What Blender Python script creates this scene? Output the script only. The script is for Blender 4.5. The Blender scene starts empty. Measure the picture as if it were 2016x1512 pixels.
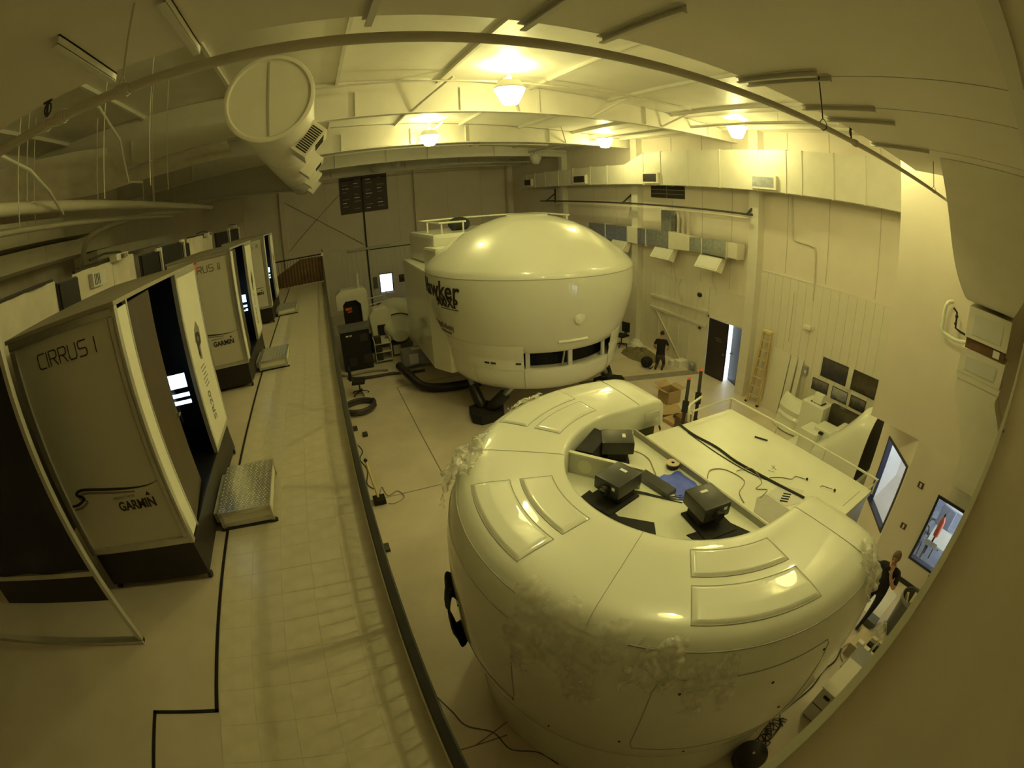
import bpy, bmesh, math, random
from mathutils import Vector, Matrix, noise
random.seed(7)
PI=math.pi
SC=bpy.context.scene; COL=SC.collection
# ---------------------------------------------------------------- camera (wide fisheye), world, exposure
cd=bpy.data.cameras.new('camera'); cam=bpy.data.objects.new('camera',cd); COL.objects.link(cam)
CR=((0.91659446,-0.39768045,-0.04128997),(0.19039711,0.34334662,0.91970758),(-0.35157295,-0.85086036,0.39042682))
mw=Matrix([[CR[c][r] for c in range(3)] for r in range(3)]).to_4x4(); mw.translation=(0,0,6.2)
cam.matrix_world=mw
cd.type='PANO'; cd.sensor_width=36.0; cd.sensor_fit='HORIZONTAL'; cd.clip_start=0.02; cd.clip_end=200
for tgt in (cd,getattr(cd,'cycles',None)):
    try:
        tgt.panorama_type='FISHEYE_LENS_POLYNOMIAL'; tgt.fisheye_fov=3.3
        for k,vv in enumerate((0.0,-0.0606066,0.0,-1.11116e-5,0.0)): setattr(tgt,'fisheye_polynomial_k%d'%k,vv)
    except Exception: pass
SC.camera=cam
wd=bpy.data.worlds.new('daylight'); SC.world=wd; wd.use_nodes=True
bg=wd.node_tree.nodes['Background']; bg.inputs[0].default_value=(0.62,0.78,1.0,1); bg.inputs[1].default_value=5.0
vs=SC.view_settings; vs.view_transform='Standard'; vs.look='None'; vs.gamma=1.0; vs.use_curve_mapping=False; vs.exposure=0.38
SC.cycles.diffuse_bounces=6; SC.cycles.max_bounces=8; SC.cycles.transparent_max_bounces=6; SC.cycles.use_adaptive_sampling=True; SC.cycles.adaptive_threshold=0.04
LAMP_COL=(1.0,0.915,0.35); LAMP_E=14.0; LAMP_W=62.0

# ---------------------------------------------------------------- materials
MT={}
def mat(n,c,rough=.6,metal=0.,var=.06,scale=6.,bump=0.,bscale=40.,coat=0.,emit=None,es=0.,spec=.5,stretch=None):
    m=bpy.data.materials.new(n); m.use_nodes=True; nt=m.node_tree; b=nt.nodes['Principled BSDF']
    b.inputs['Roughness'].default_value=rough; b.inputs['Metallic'].default_value=metal
    b.inputs['Specular IOR Level'].default_value=spec
    if coat: b.inputs['Coat Weight'].default_value=coat; b.inputs['Coat Roughness'].default_value=.03
    tc=nt.nodes.new('ShaderNodeTexCoord'); src=tc.outputs['Object']
    if stretch:
        mp=nt.nodes.new('ShaderNodeMapping'); mp.inputs['Scale'].default_value=stretch; nt.links.new(src,mp.inputs[0]); src=mp.outputs[0]
    if var>0:
        nz=nt.nodes.new('ShaderNodeTexNoise'); nz.inputs['Scale'].default_value=scale; nz.inputs['Detail'].default_value=4
        nt.links.new(src,nz.inputs['Vector'])
        rp=nt.nodes.new('ShaderNodeValToRGB'); e=rp.color_ramp.elements
        e[0].position=.3; e[1].position=.7
        e[0].color=(*[max(0,x*(1-var)) for x in c],1); e[1].color=(*[min(1,x*(1+var)) for x in c],1)
        nt.links.new(nz.outputs['Fac'],rp.inputs[0]); nt.links.new(rp.outputs[0],b.inputs['Base Color'])
    else: b.inputs['Base Color'].default_value=(*c,1)
    if bump>0:
        n2=nt.nodes.new('ShaderNodeTexNoise'); n2.inputs['Scale'].default_value=bscale; n2.inputs['Detail'].default_value=3
        nt.links.new(src,n2.inputs['Vector'])
        bp=nt.nodes.new('ShaderNodeBump'); bp.inputs['Strength'].default_value=bump; bp.inputs['Distance'].default_value=.02
        nt.links.new(n2.outputs['Fac'],bp.inputs['Height']); nt.links.new(bp.outputs[0],b.inputs['Normal'])
    if emit: b.inputs['Emission Color'].default_value=(*emit,1); b.inputs['Emission Strength'].default_value=es
    MT[n]=m; return m
mat('wall_paint',(.76,.695,.595),.65,var=.03,scale=1.5)
mat('wall_panel_paint',(.74,.70,.60),.45,var=.03,scale=2)
mat('roof_lining',(.80,.775,.68),.45,var=.05,scale=1.2,bump=.10,bscale=6)
mat('near_lining',(.80,.75,.65),.6,var=.03,scale=1.0)
mat('steel_white',(.72,.69,.60),.45,var=.03,scale=3)
mat('duct_white',(.74,.71,.60),.42,var=.04,scale=2.2,bump=.04,bscale=5)
mat('duct_brushed',(.74,.68,.56),.42,.15,var=.04,scale=2.5,bump=.02,bscale=60,stretch=(1,3,1))
mat('galvanised',(.42,.44,.46),.28,.8,var=.18,scale=9)
mat('pipe_paint',(.62,.58,.49),.5,var=.04,scale=5)
mat('pipe_dark',(.05,.045,.04),.5,var=.2,scale=12)
mat('shell_white',(.79,.80,.69),.35,var=.012,scale=2,coat=.8)
mat('shell_inner',(.66,.65,.60),.4,var=.03,scale=4)
mat('deck_white',(.76,.77,.65),.32,var=.03,scale=3)
mat('seam_faint',(.56,.51,.42),.6,var=.03)
mat('groove_grey',(.42,.41,.36),.5,var=.05,scale=8)
mat('black_plastic',(.018,.016,.015),.38,var=.3,scale=20)
mat('black_matte',(.012,.011,.010),.8,var=.3,scale=10)
mat('lens_glass',(.02,.02,.03),.05,var=0,coat=1)
mat('projector_grey',(.035,.034,.032),.35,var=.2,scale=15)
mat('label_white',(.8,.8,.78),.5,var=0)
mat('blue_tape',(.07,.12,.75),.45,var=.15,scale=12)
mat('cardboard',(.42,.30,.15),.8,var=.1,scale=8)
mat('reel_tan',(.62,.52,.34),.6,var=.06,scale=9)
mat('cable_black',(.02,.018,.016),.5,var=.2,scale=15)
mat('cable_grey',(.30,.27,.20),.5,var=.1,scale=15)
mat('concrete',(.66,.585,.475),.42,var=.10,scale=1.1,bump=.02,bscale=60)
mat('concrete_joint',(.22,.19,.15),.8,var=.1,scale=8)
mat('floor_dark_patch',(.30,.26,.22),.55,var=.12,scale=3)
mat('mezz_concrete',(.60,.53,.42),.5,var=.08,scale=1.6)
mat('vct_tile',(.64,.585,.45),.30,var=.07,scale=7,bump=.012,bscale=30)
mat('tape_black',(.012,.010,.009),.5,var=.1,scale=8)
mat('rail_black',(.015,.013,.012),.35,var=.2,scale=9)
mat('curb_yellowish',(.55,.48,.28),.5,var=.08,scale=6)
mat('booth_panel',(.68,.65,.56),.4,var=.02,scale=2)
mat('booth_bright',(.80,.78,.66),.35,var=.03,scale=3)
mat('aluminium',(.60,.58,.53),.3,.6,var=.05,scale=9)
mat('booth_dark',(.020,.015,.012),.5,var=.2,scale=6)
mat('booth_roof',(.33,.30,.23),.6,var=.06,scale=3)
mat('door_brown',(.075,.055,.026),.45,var=.12,scale=4)
mat('print_dark',(.035,.028,.022),.5,var=.05,scale=8)
mat('print_grey',(.25,.22,.17),.5,var=.05,scale=8)
mat('red_print',(.65,.10,.05),.5,var=.05)
mat('tread_plate',(.55,.54,.50),.28,.8,var=.12,scale=14)
mat('cloth_white',(.66,.61,.51),.85,var=.06,scale=4,bump=.1,bscale=14)
mat('cloth_navy',(.022,.022,.034),.8,var=.2,scale=3)
mat('screen_black',(.012,.010,.009),.6,var=.2,scale=3)
mat('screen_glow',(.1,.1,.1),.4,var=0,emit=(.55,.85,1.0),es=2.2)
mat('navy_door',(.028,.022,.024),.35,var=.1,scale=3)
mat('door_frame',(.10,.09,.08),.4,var=.05)
mat('wood_tan',(.55,.42,.22),.55,var=.12,scale=6,stretch=(1,1,.2))
mat('wood_brown',(.16,.085,.035),.55,var=.2,scale=5)
mat('paper',(.78,.76,.70),.7,var=.03)
mat('photo_dark',(.045,.040,.045),.2,var=.7,scale=5)
mat('photo_mid',(.16,.15,.14),.2,var=.8,scale=7)
mat('sign_brown',(.045,.022,.016),.5,var=.1,scale=4)
mat('cream_plastic',(.74,.71,.60),.4,var=.03,scale=4)
mat('grey_plastic',(.30,.30,.30),.5,var=.06,scale=6)
mat('grey_bin',(.16,.16,.16),.5,var=.1,scale=6)
mat('skin',(.55,.33,.22),.55,var=.08,scale=9)
mat('hair_dark',(.035,.025,.018),.7,var=.3,scale=30)
mat('hair_brown',(.16,.10,.05),.7,var=.3,scale=30)
mat('shirt_black',(.012,.011,.014),.85,var=.3,scale=9,bump=.15,bscale=9)
mat('jeans_dark',(.018,.020,.034),.85,var=.3,scale=9,bump=.15,bscale=10)
mat('trousers_brown',(.075,.062,.048),.85,var=.2,scale=9,bump=.15,bscale=10)
mat('shoe_black',(.02,.018,.017),.5,var=.2)
mat('rug_olive',(.20,.17,.095),.95,var=.25,scale=4,bump=.4,bscale=12)
mat('orange_red',(.75,.13,.05),.4,var=.05)
mat('yellow_pole',(.72,.60,.28),.45,var=.08,scale=5)
mat('carpet_grey',(.22,.22,.24),.95,var=.1,scale=9)
mat('chair_grey',(.26,.26,.30),.7,var=.1,scale=6)
mat('teal_blue',(.05,.22,.34),.5,var=.2,scale=4)
mat('table_tan',(.55,.50,.38),.4,var=.05)
mat('frame_dark',(.022,.022,.038),.4,var=.1)
mat('rubber',(.02,.018,.016),.7,var=.2)
mat('switch_brown',(.10,.05,.03),.5,var=.05)
mat('lamp_glass',(.9,.9,.85),.3,var=0,emit=LAMP_COL,es=LAMP_E)
mat('lamp_up',(.9,.9,.85),.3,var=0,emit=LAMP_COL,es=115.0)
mat('lamp_off',(.60,.60,.52),.25,var=.05,scale=9)
mat('room_light',(.9,.9,.9),.4,var=0,emit=(.80,.93,1.0),es=14.)
mat('room_light_dim',(.9,.9,.9),.4,var=0,emit=(.95,.97,1.0),es=.35)
mat('room_white',(.80,.82,.84),.6,var=.02)
def film_mat():
    m=bpy.data.materials.new('plastic_film'); m.use_nodes=True; nt=m.node_tree; b=nt.nodes['Principled BSDF']
    b.inputs['Base Color'].default_value=(.86,.84,.74,1); b.inputs['Roughness'].default_value=.16
    b.inputs['Coat Weight'].default_value=.5
    tr=nt.nodes.new('ShaderNodeBsdfTransparent'); mx=nt.nodes.new('ShaderNodeMixShader'); out=nt.nodes['Material Output']
    nz=nt.nodes.new('ShaderNodeTexNoise'); nz.inputs['Scale'].default_value=7; nz.inputs['Detail'].default_value=4
    tc=nt.nodes.new('ShaderNodeTexCoord'); nt.links.new(tc.outputs['Object'],nz.inputs['Vector'])
    mr=nt.nodes.new('ShaderNodeMapRange'); mr.inputs[1].default_value=.3; mr.inputs[2].default_value=.7; mr.inputs[3].default_value=.25; mr.inputs[4].default_value=.75
    nt.links.new(nz.outputs['Fac'],mr.inputs[0]); nt.links.new(mr.outputs[0],mx.inputs[0])
    nt.links.new(tr.outputs[0],mx.inputs[1]); nt.links.new(b.outputs[0],mx.inputs[2]); nt.links.new(mx.outputs[0],out.inputs[0])
    MT['plastic_film']=m
film_mat()
def glass_mat():
    m=bpy.data.materials.new('window_glass'); m.use_nodes=True; nt=m.node_tree
    for n in list(nt.nodes):
        if n.type!='OUTPUT_MATERIAL': nt.nodes.remove(n)
    out=[n for n in nt.nodes][0]
    gl=nt.nodes.new('ShaderNodeBsdfGlossy'); gl.inputs['Roughness'].default_value=.02
    tr=nt.nodes.new('ShaderNodeBsdfTransparent'); tr.inputs[0].default_value=(.93,.95,.95,1)
    mx=nt.nodes.new('ShaderNodeMixShader'); mx.inputs[0].default_value=.07
    nt.links.new(tr.outputs[0],mx.inputs[1]); nt.links.new(gl.outputs[0],mx.inputs[2]); nt.links.new(mx.outputs[0],out.inputs[0])
    MT['window_glass']=m
glass_mat()
def photo_mat(n,cols,scale):
    m=bpy.data.materials.new(n); m.use_nodes=True; nt=m.node_tree; b=nt.nodes['Principled BSDF']; b.inputs['Roughness'].default_value=.2
    tc=nt.nodes.new('ShaderNodeTexCoord'); sp=nt.nodes.new('ShaderNodeSeparateXYZ'); nt.links.new(tc.outputs['Generated'],sp.inputs[0])
    nz=nt.nodes.new('ShaderNodeTexNoise'); nz.inputs['Scale'].default_value=scale; nz.inputs['Detail'].default_value=5
    nt.links.new(tc.outputs['Generated'],nz.inputs['Vector'])
    ma=nt.nodes.new('ShaderNodeMath'); ma.operation='MULTIPLY_ADD'; ma.inputs[1].default_value=.55
    nt.links.new(nz.outputs['Fac'],ma.inputs[0]); 
    m2=nt.nodes.new('ShaderNodeMath'); m2.operation='MULTIPLY'; m2.inputs[1].default_value=.6; nt.links.new(sp.outputs['Z'],m2.inputs[0])
    nt.links.new(m2.outputs[0],ma.inputs[2])
    rp=nt.nodes.new('ShaderNodeValToRGB'); el=rp.color_ramp.elements
    for i,c in enumerate(cols):
        e=el[i] if i<2 else el.new(.5)
        e.color=(*c,1)
    for i,e in enumerate(el): e.position=.2+.6*i/(len(cols)-1)
    nt.links.new(ma.outputs[0],rp.inputs[0]); nt.links.new(rp.outputs[0],b.inputs['Base Color']); MT[n]=m
photo_mat('photo_a',[(.03,.03,.03),(.10,.09,.08),(.05,.045,.07)],4)
photo_mat('photo_b',[(.03,.025,.02),(.06,.05,.03),(.09,.07,.05)],5)
photo_mat('photo_c',[(.04,.04,.05),(.5,.5,.52),(.3,.3,.33)],3)
photo_mat('photo_d',[(.02,.02,.02),(.25,.22,.2),(.08,.08,.08)],6)

# ---------------------------------------------------------------- mesh builder
class MB:
    def __init__(s): s.v=[]; s.f=[]
    def add(s,vs,fs):
        o=len(s.v); s.v+=[tuple(v) for v in vs]; s.f+=[tuple(i+o for i in f) for f in fs]; return s
    def box(s,x0,x1,y0,y1,z0,z1):
        return s.add([(x0,y0,z0),(x1,y0,z0),(x1,y1,z0),(x0,y1,z0),(x0,y0,z1),(x1,y0,z1),(x1,y1,z1),(x0,y1,z1)],
            [(0,3,2,1),(4,5,6,7),(0,1,5,4),(1,2,6,5),(2,3,7,6),(3,0,4,7)])
    def obox(s,c,u,v,w,a,b,d):
        c,u,v,w=Vector(c),Vector(u).normalized(),Vector(v).normalized(),Vector(w).normalized()
        P=[c+u*a*i+v*b*j+w*d*k for k in (-1,1) for i,j in ((-1,-1),(1,-1),(1,1),(-1,1))]
        F=[(0,3,2,1),(4,5,6,7),(0,1,5,4),(1,2,6,5),(2,3,7,6),(3,0,4,7)]
        if u.cross(v).dot(w)<0: F=[f[::-1] for f in F]
        return s.add(P,F)
    def bar(s,p,q,w,h,up=(0,0,1)):
        p,q=Vector(p),Vector(q); d=(q-p); L=d.length; d.normalize(); up=Vector(up)
        if abs(d.dot(up))>.99: up=Vector((1,0,0))
        a=d.cross(up).normalized(); b=a.cross(d)
        return s.obox((p+q)/2,d,a,b,L/2,w/2,h/2)
    def tube(s,pts,r,n=8,closed=False,cap=True):
        pts=[Vector(p) for p in pts]; m=len(pts); rs=r if isinstance(r,(list,tuple)) else [r]*m
        o=len(s.v); t0=(pts[1]-pts[0]).normalized(); a=t0.orthogonal().normalized()
        for i in range(m):
            if closed: t=(pts[(i+1)%m]-pts[i-1])
            else: t=pts[min(i+1,m-1)]-pts[max(i-1,0)]
            if t.length<1e-9: t=t0
            t.normalize(); a=(a-t*a.dot(t)); 
            if a.length<1e-6: a=t.orthogonal()
            a.normalize(); b=t.cross(a)
            for k in range(n):
                q=2*PI*k/n; s.v.append(tuple(pts[i]+(a*math.cos(q)+b*math.sin(q))*rs[i]))
        for i in range(m if closed else m-1):
            j=(i+1)%m
            for k in range(n): s.f.append((o+i*n+k,o+i*n+(k+1)%n,o+j*n+(k+1)%n,o+j*n+k))
        if cap and not closed:
            s.f.append(tuple(o+k for k in range(n))[::-1]); s.f.append(tuple(o+(m-1)*n+k for k in range(n)))
        return s
    def cyl(s,p,q,r,n=16,r2=None): return s.tube([p,q],[r,r if r2 is None else r2],n)
    def lathe(s,prof,c,n=32,a0=0,a1=2*PI,capt=False,capb=False,cz=0):
        full=abs(a1-a0-2*PI)<1e-6; m=n if full else n+1; o=len(s.v); k=len(prof)
        for i in range(m):
            a=a0+(a1-a0)*i/n
            for r,z in prof: s.v.append((c[0]+r*math.cos(a),c[1]+r*math.sin(a),cz+z))
        for i in range(n):
            j=(i+1)%m
            for q in range(k-1): s.f.append((o+i*k+q,o+j*k+q,o+j*k+q+1,o+i*k+q+1))
        if full and capt: s.f.append(tuple(o+i*k+k-1 for i in range(n)))
        if full and capb: s.f.append(tuple(o+i*k for i in range(n))[::-1])
        return s
    def prism(s,poly,ax,lo,hi):
        n=len(poly)
        def P(a,b,c): return {'x':(c,a,b),'y':(a,c,b),'z':(a,b,c)}[ax]
        o=len(s.v)
        for c in (lo,hi): s.v+=[P(a,b,c) for a,b in poly]
        s.f.append(tuple(o+i for i in range(n))[::-1]); s.f.append(tuple(o+n+i for i in range(n)))
        for i in range(n): j=(i+1)%n; s.f.append((o+i,o+j,o+n+j,o+n+i))
        return s
    def grid(s,fn,nu,nv,keep=None):
        o=len(s.v)
        for i in range(nu+1):
            for j in range(nv+1): s.v.append(tuple(fn(i/nu,j/nv)))
        for i in range(nu):
            for j in range(nv):
                if keep and not keep((i+.5)/nu,(j+.5)/nv): continue
                a=o+i*(nv+1)+j; s.f.append((a,a+nv+1,a+nv+2,a+1))
        return s
    def ball(s,c,r,n=12,m=8,sx=1,sy=1,sz=1):
        o=len(s.v)
        for i in range(m+1):
            t=PI*i/m
            for k in range(n):
                q=2*PI*k/n; s.v.append((c[0]+sx*r*math.sin(t)*math.cos(q),c[1]+sy*r*math.sin(t)*math.sin(q),c[2]+sz*r*math.cos(t)))
        for i in range(m):
            for k in range(n): s.f.append((o+i*n+k,o+(i+1)*n+k,o+(i+1)*n+(k+1)%n,o+i*n+(k+1)%n))
        return s
W={}   # world origins
def wo(o): return W[o.name] if o else Vector((0,0,0))
def B(name,mb,m,parent=None,smooth=0,bev=0,solid=0,fix=True):
    vs=[Vector(v) for v in mb.v]
    lo=Vector([min(v[i] for v in vs) for i in range(3)]); hi=Vector([max(v[i] for v in vs) for i in range(3)])
    O=Vector(((lo.x+hi.x)/2,(lo.y+hi.y)/2,lo.z))
    me=bpy.data.meshes.new(name); bm=bmesh.new()
    bv=[bm.verts.new(v-O) for v in vs]
    for f in mb.f:
        try: bm.faces.new([bv[i] for i in f])
        except ValueError: pass
    bmesh.ops.remove_doubles(bm,verts=bm.verts,dist=1e-5)
    if fix: bmesh.ops.recalc_face_normals(bm,faces=bm.faces)
    if bev>0:
        ed=[e for e in bm.edges if len(e.link_faces)==2 and e.calc_face_angle(0)>.5]
        bmesh.ops.bevel(bm,geom=ed,offset=bev,segments=2,profile=.7,affect='EDGES',clamp_overlap=True)
    if solid>0: bmesh.ops.solidify(bm,geom=bm.faces[:],thickness=solid)
    bm.to_mesh(me); bm.free()
    if smooth:
        me.polygons.foreach_set('use_smooth',[True]*len(me.polygons))
        me.set_sharp_from_angle(angle=math.radians(smooth if smooth>1 else 40))
    if isinstance(m,str): m=MT[m]
    me.materials.append(m)
    ob=bpy.data.objects.new(name,me); COL.objects.link(ob)
    if parent: ob.parent=parent
    ob.location=O-wo(parent); W[ob.name]=O
    return ob
def T(name,label,cat,loc,group=None):
    o=bpy.data.objects.new(name,None); COL.objects.link(o); o.location=loc; W[o.name]=Vector(loc)
    o.empty_display_size=.2; return tag(o,label,cat,group)
def tag(o,label,cat,group=None):
    o['label']=label; o['category']=cat
    if group: o['group']=group
    return o
def S(o): o['kind']='structure'; return o
def copy_part(o,parent,off):
    c=o.copy(); COL.objects.link(c); c.parent=parent; c.location=o.location+Vector(off); W[c.name]=W[o.name]+Vector(off); return c
def dup(root,off,label):
    def rec(o,par):
        c=o.copy(); COL.objects.link(c); c.parent=par
        W[c.name]=W[o.name]+Vector(off)
        for ch in [k for k in o.children]: rec(ch,c)
        return c
    kids=list(root.children)
    r=root.copy(); COL.objects.link(r); r.location=root.location+Vector(off); W[r.name]=W[root.name]+Vector(off)
    for ch in kids: rec(ch,r)
    r['label']=label; return r
def rowwall(mb,o,u,t,th,u0,u1,z0,z1,holes=()):
    """wall along direction u from o, thickness th along t, rectangular holes (u0,u1,z0,z1)"""
    o,u,t=Vector(o),Vector(u).normalized(),Vector(t).normalized()
    us=sorted({u0,u1,*[x for h in holes for x in h[:2]]}); zs=sorted({z0,z1,*[x for h in holes for x in h[2:]]})
    for a,b in zip(us,us[1:]):
        for c,d in zip(zs,zs[1:]):
            if any(h[0]<=(a+b)/2<=h[1] and h[2]<=(c+d)/2<=h[3] for h in holes): continue
            mb.obox(o+u*(a+b)/2+t*th/2+Vector((0,0,(c+d)/2)),u,t,(0,0,1),(b-a)/2,th/2,(d-c)/2)
    return mb
def textmb(body,size,place,bold=0.,depth=.004,shear=0.,maxedge=None):
    cu=bpy.data.curves.new('t','FONT'); cu.body=body; cu.size=size; cu.extrude=depth/2; cu.offset=bold; cu.shear=shear; cu.resolution_u=3
    ob=bpy.data.objects.new('t',cu); COL.objects.link(ob); dg=bpy.context.evaluated_depsgraph_get()
    me=bpy.data.meshes.new_from_object(ob.evaluated_get(dg)); mb=MB()
    wdt=max(v.co.x for v in me.vertices)
    mb.add([place(v.co.x,v.co.y,v.co.z+depth/2,wdt) for v in me.vertices],[tuple(p.vertices) for p in me.polygons])
    bpy.data.objects.remove(ob); bpy.data.curves.remove(cu); bpy.data.meshes.remove(me); return mb
def catmull(P,k=6):
    P=[Vector(p) for p in P]; out=[]
    for i in range(len(P)-1):
        a,b,c,d=P[max(i-1,0)],P[i],P[i+1],P[min(i+2,len(P)-1)]
        for j in range(k):
            t=j/k; out.append(.5*((2*b)+(c-a)*t+(2*a-5*b+4*c-d)*t*t+(3*b-a-3*c+d)*t**3))
    out.append(P[-1]); return out
def cable(name,label,pts,r,m='cable_black',k=6,group=None,cat='cable'):
    return tag(B(name,MB().tube(catmull(pts,k),r,6),m,None,smooth=1),label,cat,group)

MZ=3.55      # upper floor level
XR=12.2      # right wall
YF=28.4      # far wall
XB=8.35      # near right wall
XL=-7.2      # left wall
ROOF=lambda x: 9.15-.045*(x-.6)
#==STRUCTURE==
fl=S(B('floor',MB().box(XL-.2,16.2,-1.9,YF+.2,-.2,0),'concrete'))
j=MB().box(1.915,1.945,8.86,15.2,-.01,.002); B('joint_line',j,'concrete_joint',fl)
B('joint_line',MB().box(.0,1.93,8.845,8.875,-.01,.002),'concrete_joint',fl)
B('joint_line',MB().box(-.6,.75,2.53,2.55,-.01,.002),'concrete_joint',fl)
B('joint_line',MB().bar((.3,2.54,-.003),(.85,2.75,-.003),.02,.01),'concrete_joint',fl)
B('joint_line',MB().box(1.93,6,15.185,15.215,-.01,.002),'concrete_joint',fl)
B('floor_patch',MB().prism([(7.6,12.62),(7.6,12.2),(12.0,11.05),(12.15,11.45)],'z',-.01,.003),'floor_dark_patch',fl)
up=S(B('floor_upper',MB().box(XL,-.002,-1.9,19.0,3.25,MZ),'mezz_concrete'))
t0=None
for i in range(60):
    for k in range(5):
        x=-1.472+k*.283; y=.95+i*.301
        if t0 is None: t0=B('tile',MB().box(x,x+.2818,y,y+.2998,MZ-.002,MZ+.004),'vct_tile',up)
        else: copy_part(t0,up,(k*.283,i*.301,0))
S(B('trim_1',MB().box(-.055,0,-.5,19,MZ,MZ+.10),'curb_yellowish'))
# ceiling
rf=MB().prism([(XL-.2,ROOF(XL-.2)),(XR+.2,ROOF(XR+.2)),(XR+.2,ROOF(XR)+.25),(XL-.2,ROOF(XL)+.25)],'y',-1.9,YF+.2)
ce=S(B('ceiling',rf,'roof_lining'))
for i,x in enumerate([-6.1,-3.9,-1.7,.5,2.7,4.9,7.1,9.3,11.5]):
    z=ROOF(x); B('purlin',MB().box(x-.025,x+.025,-1.8,YF,z-.085,z+.02).box(x-.025,x+.04,-1.8,YF,z-.09,z-.08),'steel_white',ce)
# low soffit over the camera with strut channels
LZ,LY=7.105,1.965
nc=S(B('ceiling_near',MB().box(XL,6.6,-1.7,LY,LZ,LZ+.06),'near_lining'))
for x,y0 in [(-2.2,3.15),(-1.22,3.2),(.52,2.7),(2.17,2.9),(3.18,3.1),(5.68,3.1),(5.93,3.0),(7.62,3.0),(8.55,2.95),(11.0,2.9)]:
    x*=.44; y0*=.44; y1=LY+.03
    B('channel',MB().box(x-.022,x+.022,y0,y1,LZ-.008,LZ).box(x+.012,x+.022,y0,y1,LZ-.042,LZ).box(x-.01,x+.022,y0,y1,LZ-.046,LZ-.038),'steel_white',nc)
for x in (-1.7,-1.3,.6,2.65,3.4,4.85): B('lining_seam',MB().box(x-.003,x+.003,-1.5,1.35,LZ-.003,LZ),'groove_grey',nc)
S(B('trim_2',MB().box(.6,6.0,.03,.125,LZ-.06,LZ),'steel_white'))
# walls
wf=S(B('wall_far',rowwall(MB(),(0,YF,0),(1,0,0),(0,1,0),.15,XL-.2,XR+.2,0,9.6,[(3.34,4.19,.93,2.13)]),'wall_paint'))
pw=B('wall_panel',MB().box(.3,.592,YF-.03,YF,0,3.91),'wall_panel_paint',wf)
for i in range(1,40):
    if i*.3+.3 in (): continue
    x=.3+i*.3
    if 3.0<x<4.2:
        if i==10: B('wall_panel',MB().box(3.3,4.192,YF-.03,YF,2.15,3.91),'wall_panel_paint',wf); B('wall_panel',MB().box(3.3,4.192,YF-.03,YF,0,.9),'wall_panel_paint',wf)
        continue
    copy_part(pw,wf,(i*.3,0,0))
B('cap_rail',MB().box(.3,XR,YF-.04,YF,3.91,3.95),'steel_white',wf)
for x in (-2.16,6.0): B('column',MB().box(x-.13,x+.13,YF-.3,YF,0,9.2),'wall_paint',wf)
for x in (-4.6,.5,4.9,8.0,10.2): B('lining_seam',MB().box(x-.008,x+.008,YF-.012,YF,4,9),'seam_faint',wf)
B('tie_rod',MB().cyl((-2,YF-.06,7.4),(2.6,YF-.06,4.1),.012,6),'pipe_dark',wf); B('tie_rod',MB().cyl((-2,YF-.06,4.4),(2.6,YF-.06,8.4),.012,6),'pipe_dark',wf)
wr=S(B('wall_right',rowwall(MB(),(XR,0,0),(0,1,0),(1,0,0),.15,-1.9,YF+.2,0,9.2,[(9.33,11.0,0,2.13)]),'wall_paint'))
pa=B('wall_panel',MB().box(XR-.025,XR,2.85,3.143,0,4.2),'wall_panel_paint',wr)
for i in range(1,20): copy_part(pa,wr,(0,i*.3,0))
pb=B('wall_panel',MB().box(XR-.025,XR,11.1,11.393,0,3.19),'wall_panel_paint',wr)
for i in range(1,58): copy_part(pb,wr,(0,i*.3,0))
B('wall_panel',MB().box(XR-.025,XR,9.3,11.08,2.2,3.19),'wall_panel_paint',wr)
B('cap_rail',MB().box(XR-.035,XR,2.82,8.8,4.2,4.24),'steel_white',wr)
B('cap_rail',MB().box(XR-.035,XR,9.2,YF,3.19,3.23),'steel_white',wr)
B('column',MB().box(XR-.34,XR,8.82,9.2,0,9),'steel_white',wr); B('column',MB().box(XR-.3,XR,14.95,15.35,0,9),'steel_white',wr)
B('column',MB().box(XR-.35,XR,YF-.5,YF-.15,0,9),'wall_paint',wr); B('column',MB().box(XR-.3,XR,21.0,21.3,0,9),'steel_white',wr)
for y in (4.7,6.4,7.9,10.2,11.6,13.2,16.8,18.6): B('lining_seam',MB().box(XR-.012,XR,y-.008,y+.008,4.3 if y<9 else 3.3,8.6),'seam_faint',wr)
# ribbed sliding door with rails left of the dark doors
for y in (12.0,12.6,13.2,13.8):
    B('door_rib',MB().box(XR-.06,XR-.025,y-.03,y+.03,0,1.75),'wall_panel_paint',wr)
B('track_rail',MB().box(XR-.09,XR-.025,11.1,14.3,2.22,2.32),'steel_white',wr); B('track_rail',MB().box(XR-.09,XR-.025,11.1,14.3,1.72,1.82),'steel_white',wr)
B('brace',MB().bar((XR-.07,14.0,1.75),(XR-.07,12.3,.05),.05,.03),'steel_white',wr)
S(B('wall_left',MB().box(XL-.2,XL,-1.9,YF+.2,0,9.8),'wall_paint'))
S(B('wall_near',MB().box(XL-.2,XB+.1,-1.9,-1.7,0,9.7),'wall_paint'))
S(B('wall_near_right',MB().box(XB,XR,-1.9,2.8,2.8,9.0),'wall_paint'))
wl=S(B('wall_near_right_lower',rowwall(MB(),(XB,0,0),(0,1,0),(1,0,0),.12,-1.9,1.6,0,2.8,[(-.13,.77,.58,2.07)]),'wall_paint'))
q=2**-.5
wa=S(B('wall_angled',rowwall(MB(),(XB,1.6,0),(1,1,0),(1,-1,0),.12,0,1.72,0,2.8,[(.06,1.26,.65,2.22)]),'wall_paint'))
S(B('wall_return',MB().box(9.55,XR,2.68,2.8,0,2.8),'wall_paint'))
S(B('baseboard_near',MB().box(XB-.02,XB,-1.7,1.6,0,.11),'frame_dark'))
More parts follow.
